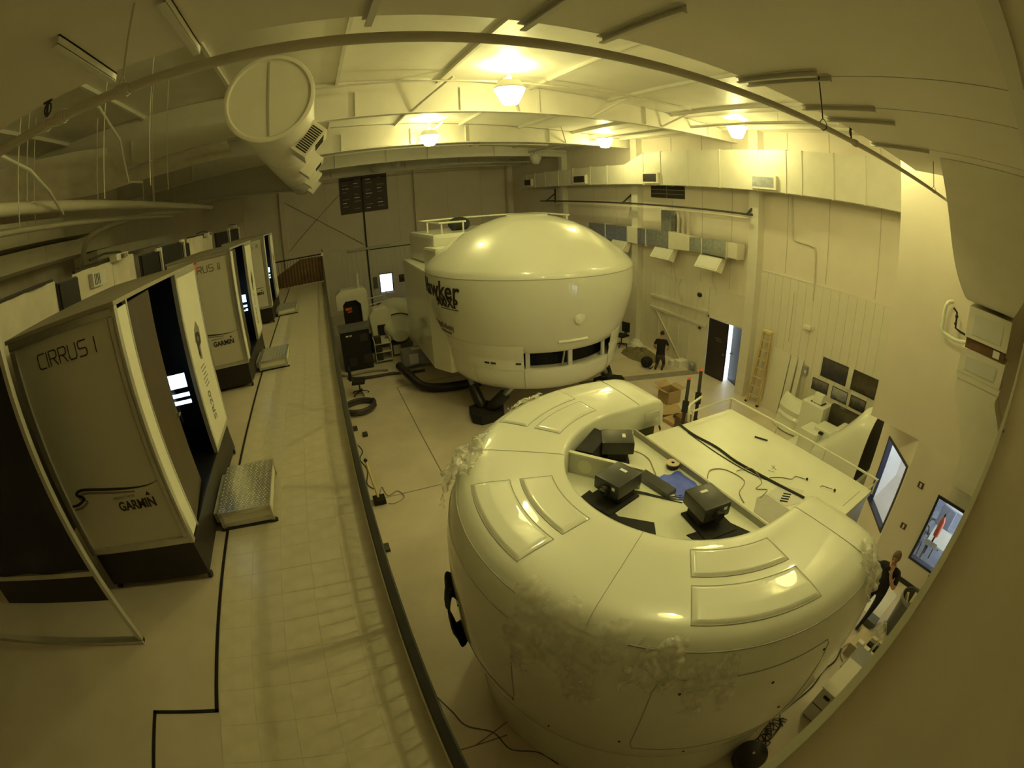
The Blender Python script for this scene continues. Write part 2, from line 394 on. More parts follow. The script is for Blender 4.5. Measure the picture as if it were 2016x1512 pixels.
# windows
def frame_window(n,o,u,t,u0,u1,z0,z1,w,d,mframe,glass=True):
    o,u,t=Vector(o),Vector(u).normalized(),Vector(t).normalized(); m=MB()
    for a,b,c,e in ((u0,u1,z0,z0+w),(u0,u1,z1-w,z1),(u0,u0+w,z0+w,z1-w),(u1-w,u1,z0+w,z1-w)):
        m.obox(o+u*(a+b)/2+t*(d/2-.02)+Vector((0,0,(c+e)/2)),u,t,(0,0,1),(b-a)/2,d/2,(e-c)/2)
    f=S(B(n,m,mframe))
    if glass: B('pane',MB().obox(o+u*(u0+u1)/2+t*.05+Vector((0,0,(z0+z1)/2)),u,t,(0,0,1),(u1-u0)/2-w,.004,(z1-z0)/2-w),'window_glass',f)
    return f
w1=frame_window('window_1',(0,YF,0),(1,0,0),(0,1,0),3.34,4.19,.93,2.13,.05,.14,'frame_dark')
B('window_sill',MB().box(3.3,4.23,YF-.1,YF,.88,.93),'paper',w1)
frame_window('window_2',(XB,0,0),(0,1,0),(1,0,0),-.13,.77,.58,2.07,.055,.14,'frame_dark')
w3=frame_window('window_3',(XB,1.6,0),(1,1,0),(1,-1,0),.06,1.26,.65,2.22,.055,.14,'frame_dark')
# rooms seen through the glass
S(B('floor_classroom',MB().box(XB+.12,XR,-1.7,1.5,0,.006),'carpet_grey'))
lp=tag(B('ceiling_light_panel',MB().box(9.6,11.4,-.9,.9,2.74,2.8),'room_light_dim'),'dim ceiling light panel in the room behind the windows','light')
# bright room behind the double door
rm=MB().box(12.35,16,8.1,8.2,0,2.7).box(12.35,16,12.4,12.5,0,2.7).box(15.9,16,8.2,12.4,0,2.7)
S(B('wall_back_room',rm,'room_white')); S(B('ceiling_back_room',MB().box(12.35,16,8.1,12.5,2.7,2.8),'room_white'))
S(B('floor_back_room',MB().box(12.35,15.9,8.2,12.4,0,.004),'room_white'))
tag(B('ceiling_light_panel',MB().box(13.2,15.2,9.4,11.2,2.64,2.7),'room_light'),'bright ceiling light panel in the room behind the double door','light')
d1=S(B('door_1',MB().box(XR-.05,XR+.02,10.07,10.98,.01,2.11),'navy_door'))
B('door_sign',MB().box(XR-.054,XR-.05,10.35,10.62,1.48,1.50).box(XR-.054,XR-.05,10.3,10.58,1.40,1.42),'print_grey',d1)
B('door_handle',MB().cyl((XR-.09,10.14,1.0),(XR-.05,10.14,1.0),.03,10),'galvanised',d1)
a=math.radians(22)   # right leaf swung into the bright room
hx,hy=XR+.06,9.37; dx,dy=math.sin(a),math.cos(a)
c=Vector((hx+dx*.42,hy+dy*.42,1.06))
d2=S(B('door_2',MB().obox(c,(dx,dy,0),(-dy,dx,0),(0,0,1),.42,.022,1.05),'navy_door',bev=.004))
B('door_handle',MB().cyl(Vector((hx+dx*.77,hy+dy*.77,1.0))+Vector((dy,-dx,0))*.03,Vector((hx+dx*.77,hy+dy*.77,1.0))+Vector((-dy,dx,0))*.09,.025,10),'galvanised',d2)
S(B('trim_3',MB().box(XR-.06,XR+.12,9.26,9.33,0,2.2).box(XR-.06,XR+.12,11.0,11.07,0,2.2).box(XR-.06,XR+.12,9.26,11.07,2.13,2.2),'steel_white'))
#==ROOF STEEL, PIPES, DUCTS, LAMPS==
for i,y in enumerate((10.0,15.5,21.0,26.5)):
    r=T('roof_beam',['nearest steel roof beam, behind the biggest bright lamp','second roof beam from the camera, behind the middle lamps','third roof beam from the camera near the far end','last roof beam just before the far wall'][i],'beam',(3,y,8.26),'steel roof beams')
    B('flange',MB().box(XL,XR,y-.09,y+.09,8.26,8.28),'steel_white',r)
    B('web',MB().prism([(XL,8.28),(XR,8.28),(XR,ROOF(XR)-.02),(XL,ROOF(XL)-.02)],'y',y-.01,y+.01),'steel_white',r)
    for x in (-4.2,.9,3.2,5.1,8.3,10.8): B('stiffener',MB().box(x-.012,x+.012,y-.08,y+.08,8.28,8.85),'steel_white',r)
for i,(x,y,dx) in enumerate([(2.1,10.,.7),(4.6,10.,-.7),(6.6,10.,.7),(8.9,10.,.7),(3.4,15.5,.7),(9.0,15.5,-.7)]):
    tag(B('flange_brace',MB().bar((x,y-.02,8.3),(x+dx,y-.9,8.88),.05,.05),'steel_white'),['slanted brace left of the biggest lamp','slanted brace right of the biggest lamp','slanted brace between the two front lamps','slanted brace beside the right front lamp','slanted brace by the left middle lamp','slanted brace by the right middle lamp'][i],'brace','slanted braces on the roof beams')
# main sprinkler pipe across the view
PY,PZ=1.41,6.764
r=T('sprinkler_main','thick grey sprinkler pipe crossing the whole top of the view','pipe',(0,PY,PZ))
B('pipe',MB().cyl((-3.2,PY,PZ),(6.9,PY,PZ),.0195,20),'pipe_paint',r,smooth=1)
for x in (-.98,-.90,-.64,3.12):
    B('coupling',MB().cyl((x-.018,PY,PZ),(x+.018,PY,PZ),.027,20).cyl((x-.028,PY,PZ),(x+.028,PY,PZ),.023,20),'pipe_paint',r,smooth=1)
for x in (-.64,2.62,5.55):
    hg=B('hanger',MB().cyl((x,PY,PZ+.05),(x,PY,LZ),.0045,8),'pipe_paint' if x<0 else 'pipe_dark',r)
    B('clevis',MB().tube([(x,PY-.024,PZ-.01),(x,PY-.026,PZ+.02),(x,PY-.012,PZ+.045),(x,PY,PZ+.05),(x,PY+.012,PZ+.045),(x,PY+.026,PZ+.02),(x,PY+.024,PZ-.01),(x,PY,PZ-.025)],.003,6,closed=True),'pipe_dark' if x>0 else 'pipe_paint',hg,smooth=1)
for x in (-.97,3.05):
    B('clamp',MB().tube([(x,PY,PZ+.015),(x,PY,PZ+.085)],.006,8).tube([(x+.016*math.cos(t*PI/5),PY+.004,PZ+.06+.024*math.sin(t*PI/5)) for t in range(10)],.004,6,closed=True).cyl((x-.02,PY,PZ+.088),(x+.02,PY,PZ+.088),.005,6),'pipe_dark',r,smooth=1)
def yz(name,label,x,z,y0,y1,rad,m='pipe_paint',rods=(),top=8.9,group='overhead pipes'):
    t=T(name,label,'pipe',(x,(y0+y1)/2,z),group); B('pipe',MB().cyl((x,y0,z),(x,y1,z),rad,14),m,t,smooth=1)
    for y in rods: B('hanger',MB().cyl((x,y,z-.05),(x,y,top),.008,6),'steel_white',t)
    return t
def xz(name,label,y,z,x0,x1,rad,m='pipe_paint',rods=(),top=8.9,group='overhead pipes'):
    t=T(name,label,'pipe',((x0+x1)/2,y,z),group); B('pipe',MB().cyl((x0,y,z),(x1,y,z),rad,14),m,t,smooth=1)
    for x in rods: B('hanger',MB().cyl((x,y,z),(x,y,top),.008,6),'steel_white',t)
    return t
xz('branch_pipe','thin pale pipe running across above the biggest lamp',9.0,8.76,-1.2,11.5,.022,rods=(.8,3.9,7.4))
yz('branch_pipe','pale pipe running away along the right side toward the far corner',10.1,8.47,5,22,.045,rods=(6.8,12,17))
xz('branch_pipe','pale pipe crossing level behind the left middle lamp',17.5,8.43,0.3,9.3,.032,rods=(2.5,5.3,8))
xz('branch_pipe','pale pipe with a dropped end above the far right duct',24.0,8.22,6.5,11.9,.035,rods=(8.5,))
xz('branch_pipe','lower pale pipe crossing near the far wall',25.2,8.12,-.5,11.5,.03)
yz('insulated_pipe','thick white insulated pipe hung above the left booths',-3.95,7.33,1.4,17,.085,'duct_white',(2.9,5.25,7.6,10.0,12.5),8.9)
yz('branch_pipe','thinner pipe tucked beneath the white insulated pipe',-4.25,7.12,1.4,13,.04,'pipe_paint',())
yz('branch_pipe','slim conduit at the left under the insulated pipes',-4.5,7.33-.12,1.4,11,.022,'steel_white',(4.4,6.2))
tag(B('branch_pipe',MB().tube(catmull([(-6,10.2,6.5),(-5.6,9.6,6.55),(-5.1,9.3,7.0),(-4.6,11.0,7.2),(-4.2,14,7.25)],6),.07,10),'pipe_paint',smooth=1),'bent grey pipe slanting above the left curtains','pipe','overhead pipes')
tag(B('branch_pipe',MB().tube([(-3.3,2.4,8.0),(-3.4,4.6,7.6),(-3.5,5.2,7.4),(-3.9,6.2,7.2)],.02,8),'steel_white',smooth=1),'crooked thin pipe at the far upper left','pipe','overhead pipes')
tag(B('branch_pipe',MB().tube([(-2.6,5.0,8.12),(-3.0,6.6,8.05),(-3.2,7.4,7.5),(-3.0,7.6,7.45)],.02,8),'steel_white',smooth=1),'crooked thin pipe left of the round duct','pipe','overhead pipes')
for i,(x,y) in enumerate([(-3.3,4.2),(-2.55,5.1),(-2.1,5.6),(-3.0,8.1),(-2.45,7.4),(-3.6,9.8)]):
    tag(B('hanger_rod',MB().cyl((x,y,6.95+.05*i),(x,y,ROOF(x)),.007,6),'steel_white'),['thin hanger rod at the far upper left edge','thin hanger rod second from the left edge','thin hanger rod third from the left edge','thin hanger rod nearest the round duct','thin hanger rod beside the crooked pipe','thin hanger rod farthest back at upper left'][i],'rod','hanger rods at upper left')
# hanging plastic lining at upper left
def pl(u,v): 
    x=-6.9+u*4.4; y=7.5+u*5.5; z=8.95-v*(.75+.35*math.sin(3*u+.6))+.05*noise.noise((u*6,v*4,1)); return (x+.25*v,y-.3*v+.12*noise.noise((u*5,v*5,3)),z)
tag(B('sagging_lining',MB().grid(pl,26,10),'cloth_white',smooth=60,solid=.004),'sagging white insulation sheet hanging under the roof at upper left','insulation')
# round duct with diffusers
r=T('round_duct','big round white air duct with a capped end, left of centre','duct',(-.56,13,7.2))
DZ,DR,DX=7.90,.60,-.58
B('duct_tube',MB().cyl((DX,6.05,DZ),(DX,21,DZ),DR,40),'duct_white',r,smooth=1)
m=MB(); o=MB().lathe([(0,.035),(DR*.90,.035),(DR*.93,0),(DR*.985,0),(DR+.012,.012),(DR+.012,.08)],(0,0),40)
m.add([(DX+v[0],6.0+v[2],DZ+v[1]) for v in o.v],o.f); B('end_cap',m,'duct_white',r,smooth=1)
B('cap_seam',MB().box(DX-.012,DX+.012,6.02,6.04,DZ-.53,DZ+.53),'groove_grey',r)
for y in (9.5,12.5,16,19): 
    m=MB().cyl((DX,y-.02,DZ),(DX,y+.02,DZ),DR+.012,40); B('joint_band',m,'duct_white',r,smooth=1)
for k,y in enumerate((7.6,11.2,15.0,19.2)):
    n=Vector((.74,0,-.67)); u=Vector((.67,0,.74)); cpt=Vector((DX,y,DZ))+n*(DR+.06)
    d=B('diffuser',MB().obox(cpt,(0,1,0),u,n,.42,.27,.17),'duct_white',r,bev=.01)
    if k<2:
        for s in range(12): B('louvre',MB().obox(cpt+n*.172+u*(.08)+Vector((0,-.33+s*.055,0)),(0,1,0),u,n,.012,.10,.004),'black_matte',d)
        for s in range(12): B('louvre',MB().obox(cpt+Vector((0,-.422,0))+u*(-.2+s*.036)+n*.03,(0,1,0),u,n,.004,.010,.10),'black_matte',d) if k==0 else None
# haunch beam beside the round duct
tag(B('haunch_beam',MB().prism([(-.6,7.35),(-6.9,8.1),(-6.9,8.9),(-.6,8.6)],'y',18.9,19.1).prism([(-.6,7.33),(-6.9,8.08),(-6.9,8.12),(-.6,7.37)],'y',18.75,19.25),'steel_white'),'deep white tapered beam meeting the far end of the round duct','beam')
# ducts on the left wall
for i,(z0,z1,y0,y1,x) in enumerate([(7.22,7.66,1.4,11.2,-6.0),(6.78,7.13,1.4,12.3,-6.05),(6.5,6.75,11.,17.,-5.9)]):
    r=T('wall_duct',['upper flat white duct along the left wall','lower flat white duct along the left wall','short flat white duct farther along the left wall'][i],'duct',(x-.4,(y0+y1)/2,z0),'left wall ducts')
    n=int((y1-y0)/1.6)
    for k in range(n):
        a=y0+(y1-y0)*k/n; b=y0+(y1-y0)*(k+1)/n; B('duct_section',MB().box(x-.8,x,a,b-.012,z0,z1),'duct_white',r)
# rectangular duct on the right wall
r=T('wall_duct','long rectangular white duct stepping up along the right wall','duct',(11.85,14,6.7))
xf=11.45
secs=[(24.2,23.2,6.72,7.45),(23.2,22.0,6.72,7.48),(22.0,20.6,6.72,7.5),(20.6,19.2,6.72,7.5),(19.2,17.7,6.72,7.52),(17.7,16.4,6.72,7.52),(16.4,15.2,6.72,7.52)]
B('duct_section',MB().box(xf,XR-.1,24.2,25.0,6.72,7.42),'duct_white',r)
for a,b,z0,z1 in secs: B('duct_section',MB().box(xf,XR-.1,b+.01,a-.01,z0,z1),'duct_white',r); B('duct_flange',MB().box(xf-.02,XR-.1,a-.025,a+.025,z0-.02,z1+.02),'duct_white',r)
B('duct_transition',MB().prism([(15.2,6.72),(15.2,7.52),(14.0,7.94),(14.0,6.72)],'x',xf,XR-.1),'duct_white',r)
for a,b in [(14,13.0),(13,11.6),(11.6,10.1),(10.1,8.55),(8.55,7.5),(7.5,6.95),(6.95,5.9),(5.9,4.9),(4.9,2.8)]:
    B('duct_section',MB().box(xf,XR-.1,b+.01,a-.01,6.70,7.94),'duct_white',r); B('duct_flange',MB().box(xf-.02,XR-.1,a-.022,a+.022,6.68,7.96),'duct_white',r)
for y0,z0,w in [(23.5,6.82,.8),(18.0,6.8,.95),(13.1,6.78,.8),(7.85,6.78,.85)]:
    gr=B('grille',MB().box(xf-.12,xf,y0-.06,y0+w+.03,z0-.03,z0+.38),'duct_white',r)
    B('grille_mesh',MB().box(xf-.125,xf-.12,y0+.02,y0+w-.03,z0+.03,z0+.33),'galvanised' if y0<9 else 'print_dark',gr)
B('support_flange',MB().box(xf-.02,XR-.1,2.8,2.82,6.68,7.96),'duct_white',r)
# upright wall duct with hot-water coil beside the camera
r=T('upright_duct','wavy upright white duct on the near right wall with two boxed access panels','duct',(8.0,.7,2.3))
X0,X1=7.75,XB-.01
rows=[(7.1,5.2,1.235,-.3),(6.67,6.2,1.36,-.2),(6.2,6.9,1.41,-.05),(5.83,7.3,1.36,.12),(5.53,7.6,1.22,.27),(5.49,7.75,1.125,.33)]
rr=catmull([Vector((z,x,yl)) for z,x,yl,yr in rows],4); r2=catmull([Vector((z,x,yr)) for z,x,yl,yr in rows],4)
m=MB(); n=len(rr)
for p,p2 in zip(rr,r2): m.v+=[(p.y,p.z,p.x),(p.y,p2.z,p.x),(X1,p2.z,p.x),(X1,p.z,p.x)]
for i in range(n-1):
    for k in range(4): m.f.append((4*i+k,4*i+(k+1)%4,4*i+4+(k+1)%4,4*i+4+k))
m.f.append((0,1,2,3)); m.f.append(tuple(4*(n-1)+k for k in (3,2,1,0)))
B('upper_duct',m,'duct_white',r,smooth=50)
for z0,z1,ya,yb in ((4.95,5.42,1.13,.3),(4.40,4.78,1.14,.27)):
    bx=B('coil_box',MB().box(X0-.03,X1,yb,ya,z0,z1),'duct_white',r,bev=.006)
    B('access_panel',MB().box(X0-.045,X0-.028,yb+.14,ya-.12,z0+.07,z1-.09),'shell_inner',bx)
B('coil',MB().box(X0+.03,X1,.33,1.10,4.78,4.95),'wood_brown',r); B('coil_tag',MB().box(X0+.02,X0+.03,.42,.55,4.81,4.92),'label_white',r)
B('flange',MB().box(X0-.02,X1,.25,1.14,4.30,4.40),'duct_white',r)
Lp=catmull([(1.11,4.3,0),(1.09,4.1,0),(.95,3.8,0),(.80,3.57,0),(.64,3.28,0),(.575,2.95,0),(.60,2.65,0)],5)
Rp=catmull([(.25,4.3,0),(.27,4.15,0),(.06,3.82,0),(-.06,3.5,0),(-.14,3.2,0),(-.17,2.95,0),(-.18,2.65,0)],5)
B('lower_duct',MB().prism([(p.x,p.y) for p in Lp]+[(p.x,p.y) for p in reversed(Rp)],'x',X0,X1),'duct_white',r,smooth=1,bev=.015)
vp=B('coil_piping',MB().tube(catmull([(X1-.1,1.55,5.33),(X1-.2,1.62,5.3),(X1-.22,1.66,5.2),(X1-.22,1.66,4.95),(X1-.22,1.66,4.86),(X1-.22,1.6,4.8),(X1-.22,1.35,4.76),(X1-.22,1.14,4.80)],4),.036,10),'deck_white',r,smooth=1)
B('valve',MB().tube([(X1-.22,1.5,5.25),(X1-.22,1.42,5.2),(X1-.22,1.40,4.95),(X1-.22,1.3,4.92),(X1-.22,1.13,4.9)],.02,8).ball((X1-.24,1.41,5.14),.035).ball((X1-.24,1.41,5.02),.03),'black_plastic',vp,smooth=1)
# duct that the camera rests on
r=T('ledge_duct','wide brushed duct top filling the lower right corner','duct',(4,-.8,4.9))
B('duct_body',MB().box(.25,XB-.02,-1.65,-.004,4.75,5.55),'duct_brushed',r); B('edge_flange',MB().box(.25,XB-.02,-.006,.012,5.50,5.57),'deck_white',r)
B('screw',MB().cyl((2.1,-.012,5.56),(2.1,-.012,5.575),.006,8),'galvanised',r)
# ducts and diffusers low on the right wall
r=T('wall_duct','low galvanised duct run with tilted diffusers on the right wall','duct',(11.9,13,4.3))
for a,b,z0,z1,m in [(18.3,17.0,4.33,4.95,'galvanised'),(16.95,15.4,4.33,4.95,'galvanised'),(15.35,14.75,4.3,4.95,'duct_white'),(14.7,14.2,4.3,4.95,'galvanised'),(14.15,12.85,4.33,4.96,'galvanised'),(11.75,11.15,4.4,4.9,'galvanised'),(11.1,10.0,4.42,4.92,'galvanised'),(9.95,9.55,4.45,4.92,'duct_white')]:
    B('duct_section',MB().box(XR-.5,XR-.1,b,a,z0,z1),m,r,bev=.01); B('duct_flange',MB().box(XR-.52,XR-.1,b-.03,b,z0-.02,z1+.02),'duct_white',r)
B('duct_transition',MB().prism([(12.85,4.33),(12.85,4.96),(11.75,4.9),(11.75,4.4)],'x',XR-.5,XR-.1),'duct_white',r)
for y in (15.4,12.6,10.2):
    d=B('diffuser',MB().prism([(XR-.75,3.95),(XR-.45,4.36),(XR-.2,4.36),(XR-.45,3.85)],'y',y,y+1.05),'duct_white',r); B('diffuser_face',MB().obox((XR-.61,y+.52,4.15),(0,1,0),(.59,0,.81),(.81,0,-.59),.45,.2,.006),'shell_inner',d)
tag(B('riser_duct',MB().box(XR-.35,XR-.1,12.9,13.45,4.96,5.75),'galvanised',bev=.01),'short upright galvanised duct on the right wall','duct')
for i,y in enumerate((12.7,12.45,12.15)): tag(B('riser_pipe',MB().cyl((XR-.15,y,4.9),(XR-.15,y,5.75),.06,10),'pipe_paint',smooth=1),['first pale riser pipe beside the upright galvanised duct','second pale riser pipe beside the upright galvanised duct','third pale riser pipe beside the upright galvanised duct'][i],'pipe','riser pipes')
r=T('black_track','long black pipe track on brackets along the right wall','track',(XR-.4,16,5.9))
B('track_tube',MB().cyl((XR-.55,8.9,5.93),(XR-.55,23,5.93),.035,10),'pipe_dark',r,smooth=1); B('track_beam',MB().box(XR-.6,XR-.5,9.1,22.8,5.80,5.84),'steel_white',r)
for y in (9.1,15.6,22.3):
    B('bracket',MB().bar((XR-.02,y,6.35),(XR-.55,y,5.95),.06,.06).bar((XR-.02,y,5.95),(XR-.6,y,5.95),.05,.05).box(XR-.05,XR-.01,y-.05,y+.05,5.8,6.6),'pipe_dark',r)
r=T('wall_louvre','dark louvred vent on the right wall under the duct','vent',(XR-.05,13.5,6.2)); B('backing',MB().box(XR-.04,XR-.01,12.5,14.4,6.22,6.70),'print_dark',r)
for z in (6.38,6.54): B('slat',MB().box(XR-.06,XR-.03,12.5,14.4,z-.012,z+.012),'print_grey',r)
B('divider',MB().box(XR-.06,XR-.03,13.43,13.47,6.22,6.7),'print_grey',r)
# lamps
def lamp(x,y,z,label,on=True,s=1.):
    r=T('high_bay_lamp',label,'lamp',(x,y,z-.25),'high bay lamps' if on else 'unlit lamps')
    B('refractor',MB().lathe([(.13*s,-.21*s),(.165*s,-.19*s),(.30*s,.10*s),(.30*s,.13*s)],(x,y),20,capb=True,cz=z),'lamp_glass' if on else 'lamp_off',r,smooth=1)
    if on:
        ld=bpy.data.lights.new('lamp_bulb','POINT'); ld.energy=LAMP_W; ld.color=LAMP_COL; ld.shadow_soft_size=.07; lo=bpy.data.objects.new('lamp_bulb',ld); COL.objects.link(lo); lo.parent=r; lo.location=(0,0,-.07); W[lo.name]=Vector((x,y,z-.32))
    B('housing',MB().lathe([(.305*s,.13*s),(.31*s,.15*s),(.24*s,.27*s),(.23*s,.30*s),(.20*s,.30*s),(.20*s,.26*s)],(x,y),20,cz=z),'steel_white',r,smooth=1)
    if on: B('uplight',MB().lathe([(.02*s,.275*s),(.20*s,.275*s)],(x,y),20,cz=z),'lamp_up',r,fix=False)
    B('yoke',MB().lathe([(.05*s,.26*s),(.05*s,.40*s),(.02*s,.45*s)],(x,y),12,capt=True,cz=z),'steel_white',r,smooth=1)
    B('stem',MB().cyl((x,y,z+.44*s),(x,y,ROOF(x)-.01),.012,8),'steel_white',r)
    return r
lamp(3.74,8.5,8.34,'biggest bright lamp, upper centre of the hall')
lamp(3.65,14.7,8.30,'bright lamp farther back on the left')
lamp(10.15,14.6,8.30,'bright lamp farther back above the right wall duct')
lamp(10.45,8.5,8.34,'bright lamp in front of the right wall duct')
lamp(3.6,2.75,8.34,'bright lamp right above the horseshoe simulator, behind the low soffit')
lamp(7.75,3.1,8.34,'bright lamp near the right wall, behind the low soffit')
lamp(4.2,24.3,8.5,'unlit lamp above the brown board near the far wall',False)
lamp(3.3,25.6,8.45,'second unlit lamp near the far wall',False)
lamp(10.4,20.9,8.05,'unlit lamp below the far right roof',False)
for i,(x0,x1,y,z) in enumerate([(6.0,7.6,16.3,8.48),(7.6,9.3,16.1,8.52),(10.3,11.9,20.5,8.5)]):
    r=T('strip_light',['unlit strip light left of the far cluster','unlit strip light in the middle of the far cluster','unlit strip light above the far end of the right duct'][i],'light',((x0+x1)/2,y,z),'unlit strip lights')
    B('body',MB().box(x0,x1,y-.06,y+.06,z,z+.06),'steel_white',r); B('tube_lamp',MB().cyl((x0+.03,y-.02,z-.015),(x1-.03,y-.02,z-.015),.016,8),'label_white',r)
    B('hanger',MB().cyl((x0+.4,y,z+.05),(x0+.4,y,ROOF(x0)),.008,6),'steel_white',r); B('hanger',MB().cyl((x1-.4,y,z+.05),(x1-.4,y,ROOF(x1)),.008,6),'steel_white',r)
#==RING SIMULATOR==
CX,CY=3.28,3.08
XE=3.92      # arm length end
sim=T('flight_simulator','large glossy white horseshoe-shaped flight simulator in the foreground','flight simulator',(CX,CY,0))
def path(n=72,na=8):
    P=[]
    for i in range(na): P.append((CX+(XE-CX)*(1-i/na),CY,0,1))
    for i in range(n+1):
        a=PI/2+PI*i/n; P.append((CX,CY,math.cos(a),math.sin(a)))
    for i in range(1,na+1): P.append((CX+(XE-CX)*i/na,CY,0,-1))
    return P
def sweep(prof,P,name,m,smooth=45,ends=True,nose=.28,par=sim):
    mb=MB(); k=len(prof); S2=[]
    rm=sum(r for r,z in prof)/k
    if ends:
        for t in (85,65,40,20): S2.append((P[0],t))
    S2+= [(p,0) for p in P]
    if ends:
        for t in (20,40,65,85): S2.append((P[-1],t))
    for (x,y,nx,ny),t in S2:
        c,s=math.cos(math.radians(t)),math.sin(math.radians(t))
        for r,z in prof:
            rr=1.5+(r-1.5)*(.2+.8*c) if t else r
            if abs(nx)<1e-9 and r>1.6: rr=math.sqrt(max(.2,rr*rr-(x-CX)**2))
            zz=z-(.5*(1-c) if z>2.9 else 0)*.5
            mb.v.append((x+nx*rr+s*nose,y+ny*rr,zz))
    for i in range(len(S2)-1):
        for q in range(k-1): mb.f.append((i*k+q,(i+1)*k+q,(i+1)*k+q+1,i*k+q+1))
    if ends: mb.f.append(tuple(range(k))[::-1]); mb.f.append(tuple((len(S2)-1)*k+q for q in range(k)))
    return B(name,mb,m,par,smooth=smooth)
prof=[(1.33,3.10),(1.33,3.44),(1.345,3.475),(1.38,3.49),(1.6,3.497),(1.9,3.50),(2.15,3.497),(2.30,3.485),(2.38,3.462),(2.44,3.42),(2.48,3.37)]
sweep(prof,path(),'ring_top','shell_white')
prof2=[(2.48,3.362),(2.53,3.29),(2.60,3.09),(2.645,2.85),(2.665,2.5),(2.67,2.2),(2.655,1.8),(2.62,1.5),(2.585,1.33),(2.56,1.28)]
sweep(prof2,path(),'hull','shell_white',nose=.33)
sweep([(2.50,1.30),(2.485,.8),(2.47,.4),(2.465,0.0)],path(),'skirt','shell_white',nose=.25)
sweep([(2.465,3.352),(2.492,3.352),(2.492,3.368),(2.465,3.368)],path(),'seam','groove_grey',ends=False)
def ringz(r):
    for (a,za),(b,zb) in zip(prof[3:],prof[4:]):
        if a<=r<=b: return za+(zb-za)*(r-a)/(b-a)
    return 3.48
def pad(a0,a1,r0,r1,h=.022,e=.035):
    def fn(u,v):
        a=math.radians(a0+(a1-a0)*u); r=r0+(r1-r0)*v
        du=min(u,1-u)*math.radians(a1-a0)*r; dv=min(v,1-v)*(r1-r0)
        t=min(1,min(du,dv)/e); t=t*t*(3-2*t)
        return (CX+r*math.cos(a),CY+r*math.sin(a),ringz(r)+.001+h*t)
    n=44; k=26
    B('raised_panel',MB().grid(fn,n,k),'shell_white',sim,smooth=80)
    m=MB()
    # recessed-looking groove line around the panel
    pts=[]
    for i in range(13): pts.append((a0+(a1-a0)*i/12,r1))
    for i in range(1,5): pts.append((a1,r1-(r1-r0)*i/4))
    for i in range(1,13): pts.append((a1-(a1-a0)*i/12,r0))
    for i in range(1,4): pts.append((a0,r0+(r1-r0)*i/4))
    B('panel_groove',MB().tube([(CX+r*math.cos(math.radians(a)),CY+r*math.sin(math.radians(a)),ringz(r)+.001) for a,r in pts],.006,6,closed=True),'groove_grey',sim,smooth=1)
for a0,a1 in ((99,129),(163.5,193.5),(231,260.5)):
    pad(a0,a1,1.50,1.83); pad(a0,a1,1.93,2.32)
for a in (146.5,213,):
    m=MB()
    pts=[(CX+r*math.cos(math.radians(a)),CY+r*math.sin(math.radians(a)),z+.001) for r,z in prof[2:]]
    B('seam',MB().tube(pts,.004,6),'groove_grey',sim)
for sy in (1,-1): B('seam',MB().tube([(3.66,CY+sy*r,z+.001) for r,z in prof[2:]],.004,6),'groove_grey',sim)
for a,z in [(150,3.0),(176,2.3),(199,1.75),(209,1.62),(232,2.95),(250,2.9),(258,2.2),(240,1.6),(225,1.9),(262,3.0)]:
    r=2.62 if z<3.05 else 2.6
    for (ra,za),(rb,zb) in zip(prof2,prof2[1:]):
        if zb<=z<=za: r=ra+(rb-ra)*(za-z)/(za-zb)
    aa=math.radians(a); B('bolt',MB().ball((CX+r*math.cos(aa),CY+r*math.sin(aa),z),.014,8,6),'print_dark',sim)
# lower access-panel outlines on the hull
def hullr(z):
    for (ra,za),(rb,zb) in zip(prof2,prof2[1:]):
        if zb<=z<=za: return ra+(rb-ra)*(za-z)/(za-zb)
    return 2.5
def hp(a,z,o=.002): aa=math.radians(a); r=hullr(z)+o; return (CX+r*math.cos(aa),CY+r*math.sin(aa),z)
for a0,a1,z0,z1 in ((152,199,1.75,3.12),(228,262,1.75,3.12)):
    pts=[hp(a0+(a1-a0)*i/16,z1) for i in range(17)]+[hp(a1+.8,z1-.06)]+[hp(a1+.8,z1-(z1-z0)*i/8) for i in range(1,8)]+[hp(a1-(a1-a0)*i/16,z0) for i in range(17)]+[hp(a0-.8,z0+(z1-z0)*i/8) for i in range(1,8)]
    B('access_panel_edge',MB().tube(pts,.0055,6,closed=True),'groove_grey',sim,smooth=1)
# well and deck
wz,dz=3.10,3.17
wp=[(CX+1.34*math.cos(PI/2+PI*i/40),CY+1.34*math.sin(PI/2+PI*i/40)) for i in range(41)]
B('well_floor',MB().prism([(3.60,CY+1.34)]+wp+[(3.60,CY-1.34)],'z',wz-.05,wz),'deck_white',sim)
B('deck_edge',MB().box(3.535,3.565,1.55,4.35,wz,dz+.012),'groove_grey',sim)
B('deck',MB().prism([(3.565,1.75),(4.2,1.75),(4.2,1.41),(5.27,1.41),(5.27,4.10),(3.565,4.14)],'z',dz-.07,dz),'deck_white',sim,bev=.008)
B('cabin_side',MB().box(4.25,5.25,1.43,4.08,.25,dz-.06),'shell_white',sim,bev=.03)
B('cabin_base',MB().box(3.9,5.2,1.5,4.0,0,.25),'black_matte',sim)
